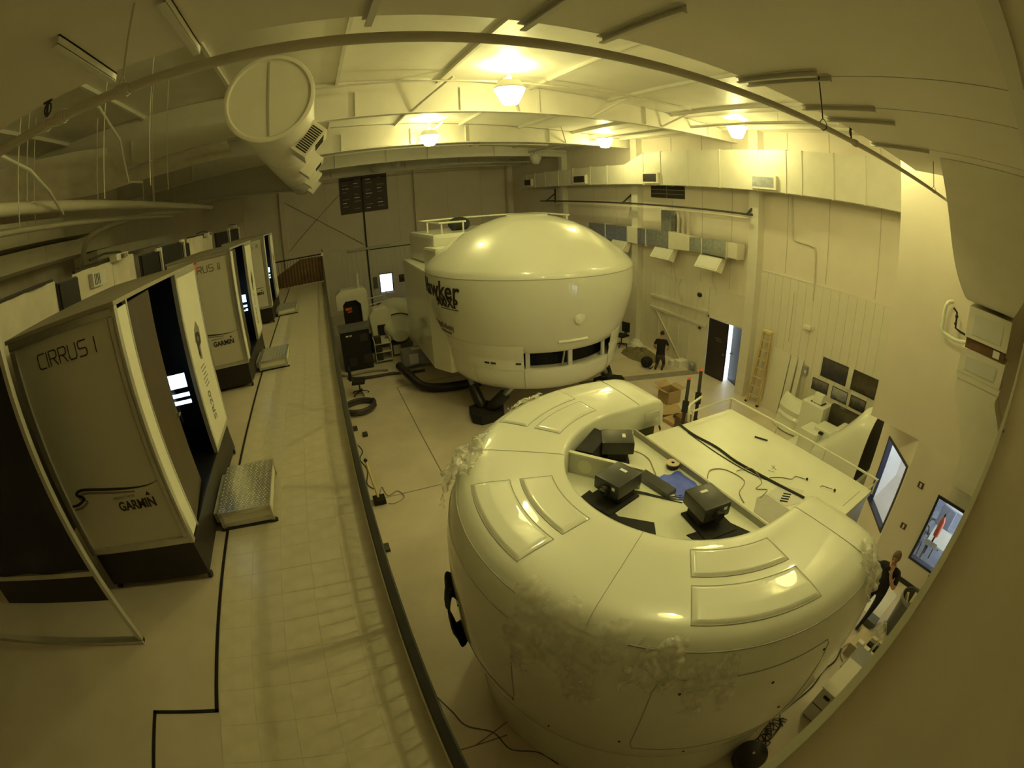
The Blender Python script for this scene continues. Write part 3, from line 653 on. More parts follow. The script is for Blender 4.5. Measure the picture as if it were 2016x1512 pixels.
# partition with round holes
c0=Vector((2.345,4.02,0)); c1=Vector((2.86,3.30,0)); u=(c1-c0).normalized(); nn=Vector((u.y,-u.x,0))
B('partition',MB().obox((c0+c1)/2+Vector((0,0,3.225)),u,nn,(0,0,1),(c1-c0).length/2,.012,.125),'shell_inner',sim)
B('partition_rail',MB().obox((c0+c1)/2+Vector((0,0,3.36)),u,nn,(0,0,1),(c1-c0).length/2+.03,.025,.012),'deck_white',sim)
for s,rad in ((.2,.088),(.47,.06)):
    p=c0+u*s+Vector((0,0,3.215)); m=MB()
    for sg in (1,-1):
        o=len(m.v); m.v+=[tuple(p+nn*.0135*sg+u*rad*math.cos(2*PI*i/20)+Vector((0,0,rad*math.sin(2*PI*i/20)))) for i in range(20)]
        m.f.append(tuple(o+i for i in range(20)))
    B('round_hole',m,'deck_white',sim)
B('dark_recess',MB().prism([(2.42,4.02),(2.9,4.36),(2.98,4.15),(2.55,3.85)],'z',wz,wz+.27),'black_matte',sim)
rl=B('guard_rail',MB().tube([(4.42,4.14,dz+.15),(5.30,4.14,dz+.15),(5.30,1.38,dz+.15),(5.0,1.38,dz+.15)],.016,8),'deck_white',sim,smooth=1)
for x,y in [(4.45,4.14),(5.3,4.14),(5.3,3.2),(5.3,2.3),(5.3,1.4)]: B('rail_post',MB().cyl((x,y,dz-.06),(x,y,dz+.15),.013,8),'deck_white',rl)
B('guard_rail',MB().tube(catmull([(4.40,4.16,dz-.02),(4.40,4.18,dz+.1),(4.44,4.22,dz+.16),(4.55,4.3,dz+.16),(4.9,4.42,dz+.16)],4),.018,8),'deck_white',sim,smooth=1)
B('deck_panel_seam',MB().box(4.62,5.1,1.52,1.53,dz,dz+.002),'groove_grey',sim)
B('grey_hatch',MB().prism([(3.60,1.93),(3.60,2.18),(3.83,2.33),(3.98,2.30),(3.98,1.93)],'z',dz,dz+.003),'groove_grey',sim)
sv=B('slotted_plate',MB().prism([(4.0,2.3),(4.28,2.32),(4.45,2.05),(4.2,1.93),(4.0,2.0)],'z',dz,dz+.003),'shell_inner',sim)
for k in range(4): B('slot',MB().obox((4.05+.05*k,2.08+.02*k,dz+.004),(1,-1.2,0),(1.2,1,0),(0,0,1),.05,.012,.002),'black_matte',sv)
B('end_cap_patch',MB().box(3.72,3.98,4.35,4.362,3.27,3.36),'shell_inner',sim)
# projectors
def projector(c,yaw,label,tilt=0,blk=True):
    c=Vector(c); r=T('projector',label,'projector',c,'projectors in the simulator well')
    u=Vector((math.cos(yaw),math.sin(yaw),0)); v=Vector((-u.y,u.x,0)); w=Vector((0,0,1))
    B('base_plate',MB().obox(c+w*.012+u*.10,u,v,w,.25,.20,.012),'black_matte',r)
    B('stand',MB().obox(c+w*.075,u,v,w,.12,.15,.06),'black_matte',r,bev=.01)
    bd=B('body',MB().obox(c+w*.205,u,v,w,.20,.175,.085),'projector_grey',r,bev=.03,smooth=50)
    ln=B('lens',MB().cyl(c+w*.185+u*.15,c+w*.185+u*.255,.055,20),'black_plastic',r,smooth=1)
    B('lens_glass',MB().cyl(c+w*.185+u*.252,c+w*.185+u*.259,.042,20),'lens_glass',ln)
    B('label_plate',MB().obox(c+w*.2915-u*.08,u,v,w,.02,.045,.0015),'label_white',bd)
    B('indicator',MB().obox(c+w*.23+u*.201+v*.1,u,v,w,.002,.02,.018),'label_white',bd)
    return r
projector((3.02,4.02,wz),math.radians(150),'black projector at the back of the simulator well')
projector((2.56,3.33,wz),math.radians(195),'black projector on the left of the simulator well')
projector((3.13,2.50,wz),math.radians(262),'black projector at the front of the simulator well')
B('well_cover',MB().prism([(2.08,3.45),(2.34,3.55),(2.36,3.0),(2.62,2.72),(2.45,2.45),(2.16,2.75)],'z',wz,wz+.012),'black_matte',sim)
B('well_cover',MB().prism([(2.78,2.38),(2.82,2.05),(3.12,1.80),(3.44,1.82),(3.30,2.28)],'z',wz,wz+.012),'black_matte',sim)
# things lying in the well and on the deck
def bl(u,v): return (3.12+u*.36+.03*noise.noise((u*5,v*5,0)),2.86+v*.52-.06*u+.03*noise.noise((u*4,v*4,7)),wz+.008+.012*noise.noise((u*6,v*6,2)))
tag(B('blue_film',MB().grid(bl,12,14),'blue_tape',solid=.003,smooth=60),'blue protective film lying in the simulator well','film')
r=T('cable_reel','flat tan cable reel lying on the blue film','reel',(3.47,3.44,wz+.02)); B('flange',MB().lathe([(.022,.06),(.085,.06),(.085,.072),(.022,.072)],(3.47,3.44),24,cz=wz),'reel_tan',r,smooth=1); B('tape_roll',MB().lathe([(.022,.02),(.078,.02),(.078,.06),(.022,.06)],(3.47,3.44),24,cz=wz),'black_plastic',r,smooth=1)
r=T('flat_case','flat dark case beside the blue film','case',(3.05,3.25,wz)); B('body',MB().obox((3.05,3.25,wz+.03),(.12,-1,0),(1,.12,0),(0,0,1),.25,.085,.025),'grey_bin',r,bev=.006); B('lid_edge',MB().obox((3.05,3.25,wz+.057),(.12,-1,0),(1,.12,0),(0,0,1),.245,.08,.003),'black_plastic',r)
cable('deck_cable_bundle','thick black cable bundle crossing the white deck',[(4.19,4.13,dz+.012),(4.16,3.8,dz+.012),(4.2,3.4,dz+.012),(4.17,3.0,dz+.012),(4.21,2.6,dz+.012),(4.25,2.3,dz+.012),(4.31,1.95,dz+.012)],.018)
cable('thin_cable','thin loose cable beside the black bundle',[(4.14,3.9,dz+.006),(4.11,3.3,dz+.006),(4.13,2.8,dz+.006),(4.2,2.5,dz+.006)],.006)
cable('coiled_wire','wire curling from the deck edge toward the bundle',[(3.6,2.95,dz+.006),(3.75,3.05,dz+.01),(3.92,2.95,dz+.006),(3.95,2.65,dz+.006),(3.72,2.52,dz+.006),(3.62,2.35,dz+.006)],.006,'cable_grey')
cable('coiled_wire','wire wandering from the bundle to the slotted plate',[(4.02,2.85,dz+.006),(4.2,2.75,dz+.03),(4.12,2.5,dz+.006),(3.95,2.45,dz+.006),(4.05,2.35,dz+.006),(3.85,2.3,dz+.006)],.005,'cable_grey')
cable('coiled_wire','wire with a black plug lying right of the bundle',[(4.28,2.5,dz+.006),(4.42,2.4,dz+.006),(4.5,2.3,dz+.006),(4.6,2.3,dz+.006),(4.66,2.18,dz+.008)],.005,'cable_grey')
tag(B('plug',MB().ball((4.67,2.16,dz+.016),.017),'black_plastic',smooth=1),'small black plug at the end of the right wire','plug')
r=T('gooseneck_microphone','small black gooseneck microphone near the deck edge','microphone',(4.75,1.85,dz)); B('neck',MB().tube([(4.70,1.95,dz),(4.70,1.93,dz+.03),(4.77,1.80,dz+.02)],.005,6),'cable_black',r); B('head',MB().ball((4.785,1.77,dz+.018),.018),'black_plastic',r,smooth=1)
tag(B('marker_pen',MB().cyl((4.90,3.28,dz+.012),(4.98,3.10,dz+.012),.011,8),'print_dark',smooth=1),'dark pen lying on the white deck','pen')
for i,(x,y,a) in enumerate([(4.46,2.60,.3),(4.5,2.56,1.5),(4.44,2.54,2.3)]): tag(B('cable_tie',MB().bar((x,y,dz+.004),(x+.09*math.cos(a),y+.09*math.sin(a),dz+.014),.006,.004),'cable_grey'),['cable tie scrap nearest the bundle','cable tie scrap farthest right in the little pile','cable tie scrap lying across the little pile'][i],'cable tie','cable tie scraps on the deck')
cable('well_cable','power cord running along the well from the back projector',[(3.1,3.95,wz+.1),(3.3,3.95,wz+.01),(3.33,3.75,wz+.006),(3.25,3.55,wz+.006),(3.18,3.4,wz+.006)],.007,'cable_grey')
for i in range(4): cable('well_cable',['lowest black cord from the left projector','second black cord from the left projector','third black cord from the left projector','topmost black cord from the left projector'][i],[(2.72,3.3,wz+.03),(2.85,3.15+.02*i,wz+.006),(3.0,2.95+.02*i,wz+.006),(3.1+.05*i,2.82+.03*i,wz+.006)],.005)
# torn plastic film around the shell
def film(a0,a1,s0,s1,seed,amp,label,flare=0.):
    pr=[(2.2,3.495),(2.30,3.485),(2.38,3.462),(2.44,3.42),(2.48,3.37)]+prof2[1:]
    L=[0]
    for p,q2 in zip(pr,pr[1:]): L.append(L[-1]+math.dist(p,q2))
    def at(s):
        for i in range(len(pr)-1):
            if s<=L[i+1]:
                t=(s-L[i])/(L[i+1]-L[i]); return [pr[i][k]+(pr[i+1][k]-pr[i][k])*t for k in (0,1)],(pr[i+1][1]-pr[i][1],pr[i][0]-pr[i+1][0])
        return pr[-1],(-1,0)
    def fn(u,v):
        uu=u+.06*noise.noise((v*5,seed,2)); a=math.radians(a0+(a1-a0)*uu); s=max(.01,s0+(s1-s0)*v+.10*(s1-s0)*noise.noise((u*4,seed,9)))
        (r,z),(nr,nz)=at(s); ln=math.hypot(nr,nz); nr,nz=-nr/ln,-nz/ln
        if nr<0 and z<3.3: nr,nz=-nr,-nz
        d=.010+amp*(.9*abs(noise.noise((u*3.1,v*3.3,seed)))+.6*abs(noise.noise((u*7+v*2,v*6,seed+5)))+.22*abs(noise.noise((u*15,v*16+u*3,seed+8))))+flare*v*v
        return (CX+(r+abs(nr)*d)*math.cos(a),CY+(r+abs(nr)*d)*math.sin(a),z+max(nz,0)*d)
    def keep(u,v):
        e=min(u,1-u)*2; f=min(v*2.6,(1-v)*1.2)
        return noise.noise((u*3.5,v*2.2,seed+3))*1.1+noise.noise((u*9,v*8,seed+4))*.25+min(e,f)*1.5>.30
    tag(B('plastic_film',MB().grid(fn,60,46,keep),'plastic_film',smooth=70,fix=False),label,'plastic film','torn plastic film on the simulator')
film(138,162,.02,.62,1,.16,'bunched plastic film hanging at the left edge of the simulator',.03)
film(197,222,.12,1.15,2,.05,'torn plastic film sheet on the front left of the simulator')
film(221,232,.2,.75,3,.06,'crinkled plastic film strip in the middle of the simulator front')
film(229,243,.35,1.05,4,.05,'drooping plastic film sheet on the simulator front under the right panel')
film(272,284,.02,.62,5,.10,'crumpled plastic film at the right side of the simulator') 
film(104,120,.05,.3,6,.10,'plastic film bunched on the back rim of the simulator')
tag(B('film_bundle',MB().grid(lambda u,v:(CX+(2.70+.08*math.cos(2*PI*u)+.05*noise.noise((u*4,v*5,2)))*math.cos(math.radians(166+9*v)),CY+(2.70+.08*math.cos(2*PI*u))*math.sin(math.radians(166+9*v)),1.9+.5*math.sin(2*PI*u)+.1*noise.noise((u*5,v*6,3))),24,14),'black_matte',smooth=60),'dark bundle hanging on the left side of the simulator','bundle')
#==MOTION SIMULATOR (second, far)==
HX,HY=6.08,12.94
hs=T('motion_simulator','round white motion flight simulator pod on black legs in mid hall','flight simulator',(HX,HY,0))
H=(HX,HY)
B('dome',MB().lathe([(3.165,4.17),(3.15,4.25),(3.06,4.36),(2.77,4.62),(2.31,4.93),(1.93,5.16),(1.40,5.40),(.9,5.56),(.62,5.62),(.6,5.625)],H,72),'shell_white',hs,smooth=50)
B('dome_top',MB().lathe([(.62,5.60),(.62,5.66),(.5,5.68)],H,32,capt=True),'shell_white',hs,smooth=40)
B('seam',MB().lathe([(3.155,4.15),(3.172,4.15),(3.172,4.17),(3.155,4.17)],H,72),'groove_grey',hs)
B('bowl',MB().lathe([(2.62,2.10),(2.74,2.18),(2.86,2.42),(2.98,2.75),(3.08,3.1),(3.14,3.4),(3.175,3.75),(3.17,4.15)],H,72),'shell_white',hs,smooth=50)
B('inner_drum',MB().lathe([(2.3,1.2),(2.3,2.3)],H,48),'black_matte',hs)
lo=[(1.7,.92),(2.25,.95),(2.5,1.03),(2.64,1.2),(2.71,1.42),(2.72,1.66)]
B('lower_tub',MB().lathe(lo,H,72,capb=True),'shell_white',hs,smooth=50)
B('tub_rim',MB().lathe([(2.72,1.66),(2.66,1.68),(2.4,1.68)],H,72),'shell_inner',hs)
def band(name,a0,a1,pr,m,par=hs,n=24): return B(name,MB().lathe(pr,H,n,math.radians(a0),math.radians(a1)),m,par,smooth=40,solid=.02)
band('skirt_panel',-178,-119.5,[(2.735,1.66),(2.77,1.9),(2.755,1.98),(2.80,2.06),(2.83,2.34),(2.78,2.36)],'shell_white')
band('skirt_panel',-61,20,[(2.735,1.66),(2.77,1.9),(2.755,1.98),(2.80,2.06),(2.83,2.34),(2.78,2.36)],'shell_white')
for a in (-119.3,-61.2,-150):
    aa=math.radians(a); B('panel_joint',MB().tube([(HX+r*math.cos(aa),HY+r*math.sin(aa),z) for r,z in [(2.53,1.03),(2.66,1.2),(2.73,1.42),(2.74,1.66)]],.008,6),'groove_grey',hs)
for a in (-117.5,-92,-64):
    aa=math.radians(a); c=Vector((HX+2.62*math.cos(aa),HY+2.62*math.sin(aa),1.95)); B('bracket',MB().obox(c,(-math.sin(aa),math.cos(aa),0),(math.cos(aa),math.sin(aa),0),(0,0,1),.06,.03,.29),'shell_inner',hs)
B('strut',MB().cyl((HX+2.6*math.cos(math.radians(-97)),HY+2.6*math.sin(math.radians(-97)),1.68),(HX+2.6*math.cos(math.radians(-95)),HY+2.6*math.sin(math.radians(-95)),2.2),.03,8),'galvanised',hs)
for a0,a1,z in ((-101,-84,2.45),):
    band('lip',a0,a1,[(2.86,z-.07),(2.93,z),(2.87,z+.06)],'shell_white',n=10)
aa=math.radians(-91); c=Vector((HX+3.07*math.cos(aa),HY+3.07*math.sin(aa),3.09)); B('round_boss',MB().ball(c,.17,20,12,1,.25,1),'shell_white',hs,smooth=1)
for a in (-160,-140,-125,-100,-80,-60,-45): 
    aa=math.radians(a); B('latch',MB().ball((HX+3.12*math.cos(aa),HY+3.12*math.sin(aa),4.24),.03,8,6),'shell_inner',hs,smooth=1)
for a,z in ((-141,1.84),(-137,1.84),(-122.5,1.86)):
    aa=math.radians(a); B('slot',MB().obox((HX+2.775*math.cos(aa),HY+2.775*math.sin(aa),z),(-math.sin(aa),math.cos(aa),0),(math.cos(aa),math.sin(aa),0),(0,0,1),.07,.012,.022),'print_dark',hs)
B('cabin',MB().prism([(2.95,13.3),(3.3,12.6),(8.9,12.6),(9.15,13.5),(9.1,17.4),(3.0,17.4)],'z',1.15,4.15),'shell_white',hs,bev=.06)
B('rear_deck',MB().prism([(3.45,14.2),(8.6,14.2),(8.75,17.3),(3.3,17.3)],'z',4.15,5.15),'shell_white',hs,bev=.12)
B('side_ledge',MB().prism([(3.35,13.6),(4.6,13.2),(4.6,14.4),(3.2,14.6)],'z',4.15,4.78),'shell_white',hs,bev=.08)
gr=B('guard_rail',MB().tube([(4.6,14.35,5.5),(3.75,14.4,5.5),(3.6,16.9,5.52),(8.4,16.9,5.52),(8.5,14.6,5.5)],.03,8),'deck_white',hs,smooth=1)
for x,y in [(4.5,14.35),(3.8,14.4),(3.65,15.7),(8.47,14.7),(8.42,16.8)]: B('rail_post',MB().cyl((x,y,5.1),(x,y,5.5),.03,8),'deck_white',gr)
B('dark_cover',MB().ball((4.75,15.6,5.35),.33,14,10,1.2,1,.8),'black_matte',hs,smooth=1)
# lettering on the bowl
def onbowl(a0,z0,r):
    def f(x,y,d,w): 
        a=math.radians(a0)+x/r; rr=bowlr(z0+y)+.006+d; return (HX+rr*math.cos(a),HY+rr*math.sin(a),z0+y)
    return f
def bowlr(z):
    P=[(2.86,2.42),(2.98,2.75),(3.08,3.1),(3.14,3.4),(3.175,3.75),(3.17,4.15)]
    for (a,za),(b,zb) in zip(P,P[1:]):
        if za<=z<=zb: return a+(b-a)*(z-za)/(zb-za)
    return 2.86 if z<2.42 else 3.17
B('lettering',textmb('Hawker',.66,onbowl(-189,3.60,3.15),.012,.01,.12),'print_dark',hs)
B('lettering',textmb('900XP',.36,onbowl(-169.5,3.36,3.12),.010,.01),'print_dark',hs)
B('underline',MB().tube([(HX+3.125*math.cos(math.radians(a)),HY+3.125*math.sin(math.radians(a)),3.30) for a in range(-166,-150,2)],.010,6),'print_dark',hs)
B('lettering',textmb('FlightSafety',.27,onbowl(-184,2.62,2.95),.004,.01),'print_grey',hs)
B('lettering',textmb('international',.15,onbowl(-180,2.46,2.9),.002,.01),'print_grey',hs)
# actuators
for k,(fx,fy) in enumerate([(3.95,11.65),(8.3,11.7),(6.1,15.6)]):
    B('foot_plate',MB().prism([(fx-.5,fy-.25),(fx-.3,fy-.5),(fx+.4,fy-.45),(fx+.6,fy+.1),(fx+.2,fy+.5),(fx-.4,fy+.35)],'z',0,.28),'black_matte',hs,bev=.03)
    for s in (-1,1):
        d=Vector((HX-fx,HY-fy,0)).normalized(); t=Vector((-d.y,d.x,0))*s; a=Vector((fx,fy,.25))+t*.12; e=a+t*.85+d*.35+Vector((0,0,.95)); mid=a+(e-a)*.55
        lg=B('actuator',MB().tube([a,a+(e-a)*.12,mid],[.1,.17,.17],12),'black_plastic',hs,smooth=1); B('piston',MB().cyl(mid,e,.075,10),'galvanised',lg,smooth=1)
B('base_hose',MB().tube(catmull([(2.2,15.8,.55),(2.35,15.0,.5),(2.7,14.4,.2),(3.4,14.0,.16),(4.6,13.9,.16)],6),.15,12),'black_plastic',hs,smooth=1)
#==UPPER FLOOR==
# black railing along the edge
r=T('railing','black steel railing along the edge of the upper walkway','railing',(0,9,MZ))
B('top_rail',MB().box(-.028,.022,.2,19.0,4.56,4.61),'rail_black',r,bev=.008); B('bottom_rail',MB().box(-.015,.012,.2,19.0,MZ+.14,MZ+.17),'rail_black',r); B('mid_rail',MB().box(-.012,.01,.2,19.0,3.88,3.90),'rail_black',r)
for i in range(11): B('post',MB().box(-.025,.02,.3+i*1.865,.35+i*1.865,MZ,4.58),'rail_black',r)
b0=B('baluster',MB().cyl((-.003,.4,MZ+.15),(-.003,.4,4.42),.0085,6),'rail_black',r)
for i in range(1,150): copy_part(b0,r,(0,i*.124,0))
r=T('end_railing','dark railing closing the far end of the walkway by the stairs','railing',(-1.1,19.0,MZ))
B('top_rail',MB().box(-2.3,.02,18.98,19.03,4.66,4.71),'rail_black',r); B('stair_panel',MB().prism([(-2.3,MZ+.05),(0,MZ+.05),(0,4.6),(-.9,4.62),(-2.3,3.95)],'y',19.03,19.05),'wood_brown',r)
for i in range(18): B('baluster',MB().box(-2.25+i*.13,-2.235+i*.13,18.985,19.0,MZ,4.67),'rail_black',r)
B('side_panel',MB().prism([(19.0,MZ),(19.0,4.7),(21.6,4.7),(21.6,4.4)],'x',0,.03),'black_matte',r)
B('corner_post',MB().box(-.03,.03,18.95,19.01,MZ,4.75),'steel_white',r)
# floor tape
r=T('floor_tape','black tape outlining the walkway on the upper floor','tape',(-1.5,9,MZ))
for a in [(-1.515,-1.485,1.67,3.76),(-1.515,-1.485,4.71,8.6),(-1.515,-1.485,9.55,13.6),(-1.515,-1.485,14.55,18.9),(-2.075,-1.485,1.67,1.70),(-2.075,-2.045,.7,1.70)]: B('tape_strip',MB().box(*a,MZ,MZ+.0045),'tape_black',r)
# booths
def booth(y0):
    r=T('trainer_booth','',"booth",(-2.2,y0+1.2,MZ),'trainer booths')
    x0,x1=-2.79,-1.585; y1=y0+2.5; zt=5.945; zb=3.985
    B('skirt',MB().box(x0+.03,x1-.02,y0+.03,y1-.1,MZ+.06,zb),'booth_dark',r)
    for x,y in ((x1-.03,y0+.06),(x0+.08,y0+.06),(x1-.03,y1-.15)): B('caster',MB().cyl((x-.02,y,MZ+.032),(x+.02,y,MZ+.032),.032,12),'rubber',r,smooth=1)
    B('roof',MB().box(x0-.02,x1+.015,y0-.012,y1,zt,zt+.035),'booth_roof',r,bev=.006)
    B('front_panel',MB().box(x0+.07,x1-.07,y0+.02,y0+.04,zb+.06,zt-.06),'booth_panel',r)
    for a in ((x0,x1,zb,zb+.065),(x0,x1,zt-.065,zt),(x0,x0+.075,zb+.065,zt-.065),(x1-.075,x1,zb+.065,zt-.065)): B('frame_rail',MB().box(a[0],a[1],y0,y0+.05,a[2],a[3]),'aluminium',r,bev=.012)
    B('back_wall',MB().box(x0,x1,y1-.04,y1,zb,zt),'booth_dark',r); B('left_wall',MB().box(x0,x0+.03,y0+.05,y1,zb,zt),'booth_dark',r); B('booth_floor',MB().box(x0,x1,y0+.05,y1,zb-.02,zb),'booth_dark',r)
    B('corner_strip',MB().box(x1-.02,x1+.004,y0+.055,y0+.235,zb+.03,zt-.03),'booth_bright',r)
    B('strip_frame',MB().box(x1-.03,x1+.008,y0+.235,y0+.26,zb,zt),'aluminium',r); B('strip_frame',MB().box(x1-.03,x1+.008,y0,y0+.055,zb,zt),'aluminium',r)
    a=math.radians(-6); L=.70; c=Vector((x1-.02,y0+.27,0)); d=Vector((math.sin(a),math.cos(a),0))
    dr=B('door',MB().obox(c+d*L/2+Vector((0,0,(zb+zt)/2)),d,(d.y,-d.x,0),(0,0,1),L/2,.018,(zt-zb)/2-.03),'door_brown',r)
    B('door_handle',MB().cyl(c+d*.68+Vector((0,0,4.75)),c+d*.68+Vector((.05,0,4.75)),.012,8).cyl(c+d*.68+Vector((.05,0,4.75)),c+d*.6+Vector((.05,0,4.75)),.01,8),'galvanised',dr)
    s0,s1=y0+1.57,y0+2.44
    sp=B('side_panel',MB().box(x1-.025,x1+.01,s0+.05,s1-.05,zb+.05,zt-.05),'booth_bright',r)
    for q in ((s0,s0+.05,zb,zt),(s1-.05,s1,zb,zt),(s0+.05,s1-.05,zb,zb+.05),(s0+.05,s1-.05,zt-.05,zt)): B('side_frame',MB().box(x1-.035,x1+.014,*q),'aluminium',r)
    yc=s0+.42
    B('logo',MB().prism([(yc-.05,4.95),(yc+.04,4.93),(yc+.05,5.08),(yc+.12,5.1),(yc+.15,5.26),(yc+.05,5.36),(yc-.06,5.28),(yc-.1,5.16),(yc-.06,5.12)],'x',x1+.010,x1+.013),'print_grey',sp)
    B('lettering',textmb('P',.36,lambda x,y,z,w:(x1+.0135+z,yc-.08+x,4.99+y),.01,.002),'print_dark',sp)
    for k in range(6): B('printed_text',MB().box(x1+.010,x1+.0115,yc-.13+.02*(k%3),yc+.05+.03*(k%2),4.86-.045*k,4.875-.045*k),'print_grey',sp)
    B('lettering',textmb('SR20',.17,lambda x,y,z,w:(x1+.0115+z,yc+.0-y,4.22+x),.003,.001,.2),'print_grey',sp)
    # cockpit inside
    B('instrument_panel',MB().box(x0+.2,x1-.3,s0+.0,s0+.06,4.4,4.95),'black_plastic',r)
    for k,(z0,z1) in enumerate(((4.62,4.66),(4.70,4.74),(4.80,4.95))): B('screen_glow',MB().box(x1-.45+.1*(k==2),x1-.10,s0-.03,s0-.02,z0,z1),'screen_glow',r)
    B('seat',MB().box(x0+.3,x1-.35,y0+.6,y0+1.05,4.0,4.4).box(x0+.3,x1-.35,y0+.5,y0+.62,4.4,5.1),'black_matte',r,bev=.04)
    B('kick_panel',MB().prism([(s0,MZ+.05),(s1+.05,MZ+.02),(s1-.02,zb-.01),(s0-.1,zb-.01)],'x',x1-.06,x1-.03),'door_brown',r)
    B('sill_plate',MB().box(x1-.01,x1+.14,y0+.75,y0+1.5,MZ+.08,MZ+.19),'grey_plastic',r)
    return r
YB=3.07
bo=[booth(YB)]
bo.append(dup(bo[0],(0,4.79,0),'')); bo.append(dup(bo[0],(0,9.78,0),''))
bo[0]['label']='nearest trainer booth, lettered CIRRUS I on its front'; bo[1]['label']='second trainer booth, lettered CIRRUS II'; bo[2]['label']='farthest trainer booth beyond CIRRUS II'
LET={'C':[[(1,1),(.18,1),(0,.85),(0,.15),(.18,0),(1,0)]],'I':[[(0,0),(0,1)]],'R':[[(0,0),(0,1),(.85,1),(1,.88),(1,.6),(.85,.48),(.05,.48)],[(.5,.48),(1,0)]],'U':[[(0,1),(0,.15),(.18,0),(.82,0),(1,.15),(1,1)]],'S':[[(1,1),(.15,1),(0,.88),(0,.62),(.15,.5),(.85,.5),(1,.38),(1,.12),(.85,0),(0,0)]]}
def stroke(body,h,x,z,y):
    m=MB(); t=h*.075
    for ch in body:
        if ch==' ': x+=h*.55; continue
        w=h*.72 if ch!='I' else 0
        for pl in LET[ch]:
            q=[(x+a*w,z+b*h) for a,b in pl]
            for (a,b),(c,d) in zip(q,q[1:]):
                m.bar((a,y,b),(c,y,d),.004,t,up=(0,1,0)) if False else m.obox(((a+c)/2,y,(b+d)/2),(c-a,0,d-b),(0,1,0),(-(d-b),0,c-a),math.hypot(c-a,d-b)/2+t*.45,.002,t/2)
        x+=w+h*.26
    return m
for r,dy,txt in ((bo[0],0,'CIRRUS I'),(bo[1],4.79,'CIRRUS II'),(bo[2],9.78,'CIRRUS III')):
    y=YB+dy+.018
    B('lettering',stroke(txt,.112,-2.47,5.67,y),'print_dark',r)
    sw=catmull([(-2.72,0,4.50),(-2.62,0,4.51),(-2.52,0,4.56),(-2.60,0,4.60),(-2.5,0,4.635),(-2.2,0,4.60),(-1.95,0,4.575),(-1.78,0,4.575),(-1.66,0,4.60)],8)
    for off,m,wd in ((0,'print_dark',1.),(-.035,'print_grey',.8)):
        mb=MB(); n=len(sw)
        for i,p in enumerate(sw):
            t=sw[min(i+1,n-1)]-sw[max(i-1,0)]; t.normalize(); nn=Vector((-t.z,0,t.x)); w=.013*wd*(1 if i<n*.6 else max(.15,1-(i-n*.6)/(n*.4)))
            ox=.02 if off else 0
            mb.v+=[(p.x+ox+nn.x*w,y,p.z+off+nn.z*w),(p.x+ox-nn.x*w,y,p.z+off-nn.z*w)]
        for i in range(n-1 if not off else int(n*.75)): mb.f.append((2*i,2*i+1,2*i+3,2*i+2))
        B('swoosh',mb,m,r,solid=.001)
    B('lettering',textmb('GARMIN',.118,lambda x,y2,z,w,y=y:(-2.17+x*.40/w,y-.001-z,4.385+y2),.0035,.002),'print_dark',r)
    B('lettering',textmb('PERSPECTIVE BY',.034,lambda x,y2,z,w,y=y:(-2.19+x,y-.001-z,4.495+y2),0,.002),'print_grey',r)
    B('delta_mark',MB().prism([(-1.84,4.49),(-1.79,4.49),(-1.815,4.525)],'y',y-.003,y-.001),'print_dark',r)
# steps with tread plate
def step(y0):
    r=T('entry_step','','step',(-1.25,y0+.45,MZ),'tread plate steps')
    x0,x1=-1.54,-.96; y1=y0+.91; zt=MZ+.205
    tp=B('tread_plate',MB().box(x0,x1,y0,y1,zt-.012,zt),'tread_plate',r)
    m=MB()
    for i in range(18):
        for k in range(26):
            cx=x0+.02+i*.0315+(.0 if k%2 else .016); cy=y0+.02+k*.0345
            if cx<x1-.01: m.obox((cx,cy,zt+.001),(1,1 if (i+k)%2 else -1,0),(-1 if (i+k)%2 else 1,1,0),(0,0,1),.011,.003,.0015)
    tr=B('tread_pattern',m,'tread_plate',r); tr['kind']='stuff'
    for a in ((x0,x1,MZ+.03,MZ+.075),(x0,x1,zt-.05,zt-.012),): B('front_rail',MB().box(a[0],a[1],y0,y0+.04,a[2],a[3]),'aluminium',r,bev=.006)
    for x in (x0,x1-.04): 
        B('leg',MB().box(x,x+.04,y0,y0+.04,MZ+.02,zt-.012),'aluminium',r); B('leg',MB().box(x,x+.04,y1-.04,y1,MZ+.02,zt-.012),'aluminium',r)
        B('foot',MB().box(x-.015,x+.055,y0-.015,y0+.05,MZ+.005,MZ+.022),'rubber',r)
    B('front_infill',MB().box(x0+.04,x1-.04,y0+.012,y0+.028,MZ+.075,zt-.05),'booth_bright',r); B('side_infill',MB().box(x1-.028,x1-.012,y0+.04,y1-.04,MZ+.07,zt-.05),'booth_bright',r)
    B('front_skid',MB().box(x0,x1+.03,y0-.01,y0+.03,MZ+.004,MZ+.024),'rubber',r)
    return r
s1=step(3.78); s1['label']='silver tread plate step at the nearest booth'
s2=dup(s1,(0,4.8,0),'silver tread plate step at the second booth'); s3=dup(s1,(0,9.78,0),'silver tread plate step at the farthest booth')
# navy curtain on an aluminium frame, left foreground
r=T('curtain_frame','aluminium frame with a dark navy curtain at the left edge','curtain',(-3.3,2.41,MZ))
B('post',MB().box(-2.295,-2.25,2.385,2.43,MZ,6.15),'aluminium',r,bev=.005); B('post',MB().box(-4.7,-4.655,2.385,2.43,MZ,6.15),'aluminium',r)
B('lower_bar',MB().box(-4.66,-2.295,2.387,2.428,4.30,4.345),'aluminium',r,bev=.005); B('upper_bar',MB().box(-4.66,-2.295,2.387,2.428,6.10,6.15),'aluminium',r); B('base_bar',MB().box(-4.66,-2.25,2.37,2.44,MZ,MZ+.035),'aluminium',r)
B('cloth',MB().grid(lambda u,v:(-4.66+2.37*u,2.41+.012*math.sin(u*22),4.345+1.76*v),60,6),'cloth_navy',r,smooth=60,solid=.004)
B('skirt_cloth',MB().box(-4.6,-2.8,2.95,2.97,MZ,4.6),'booth_dark',r)
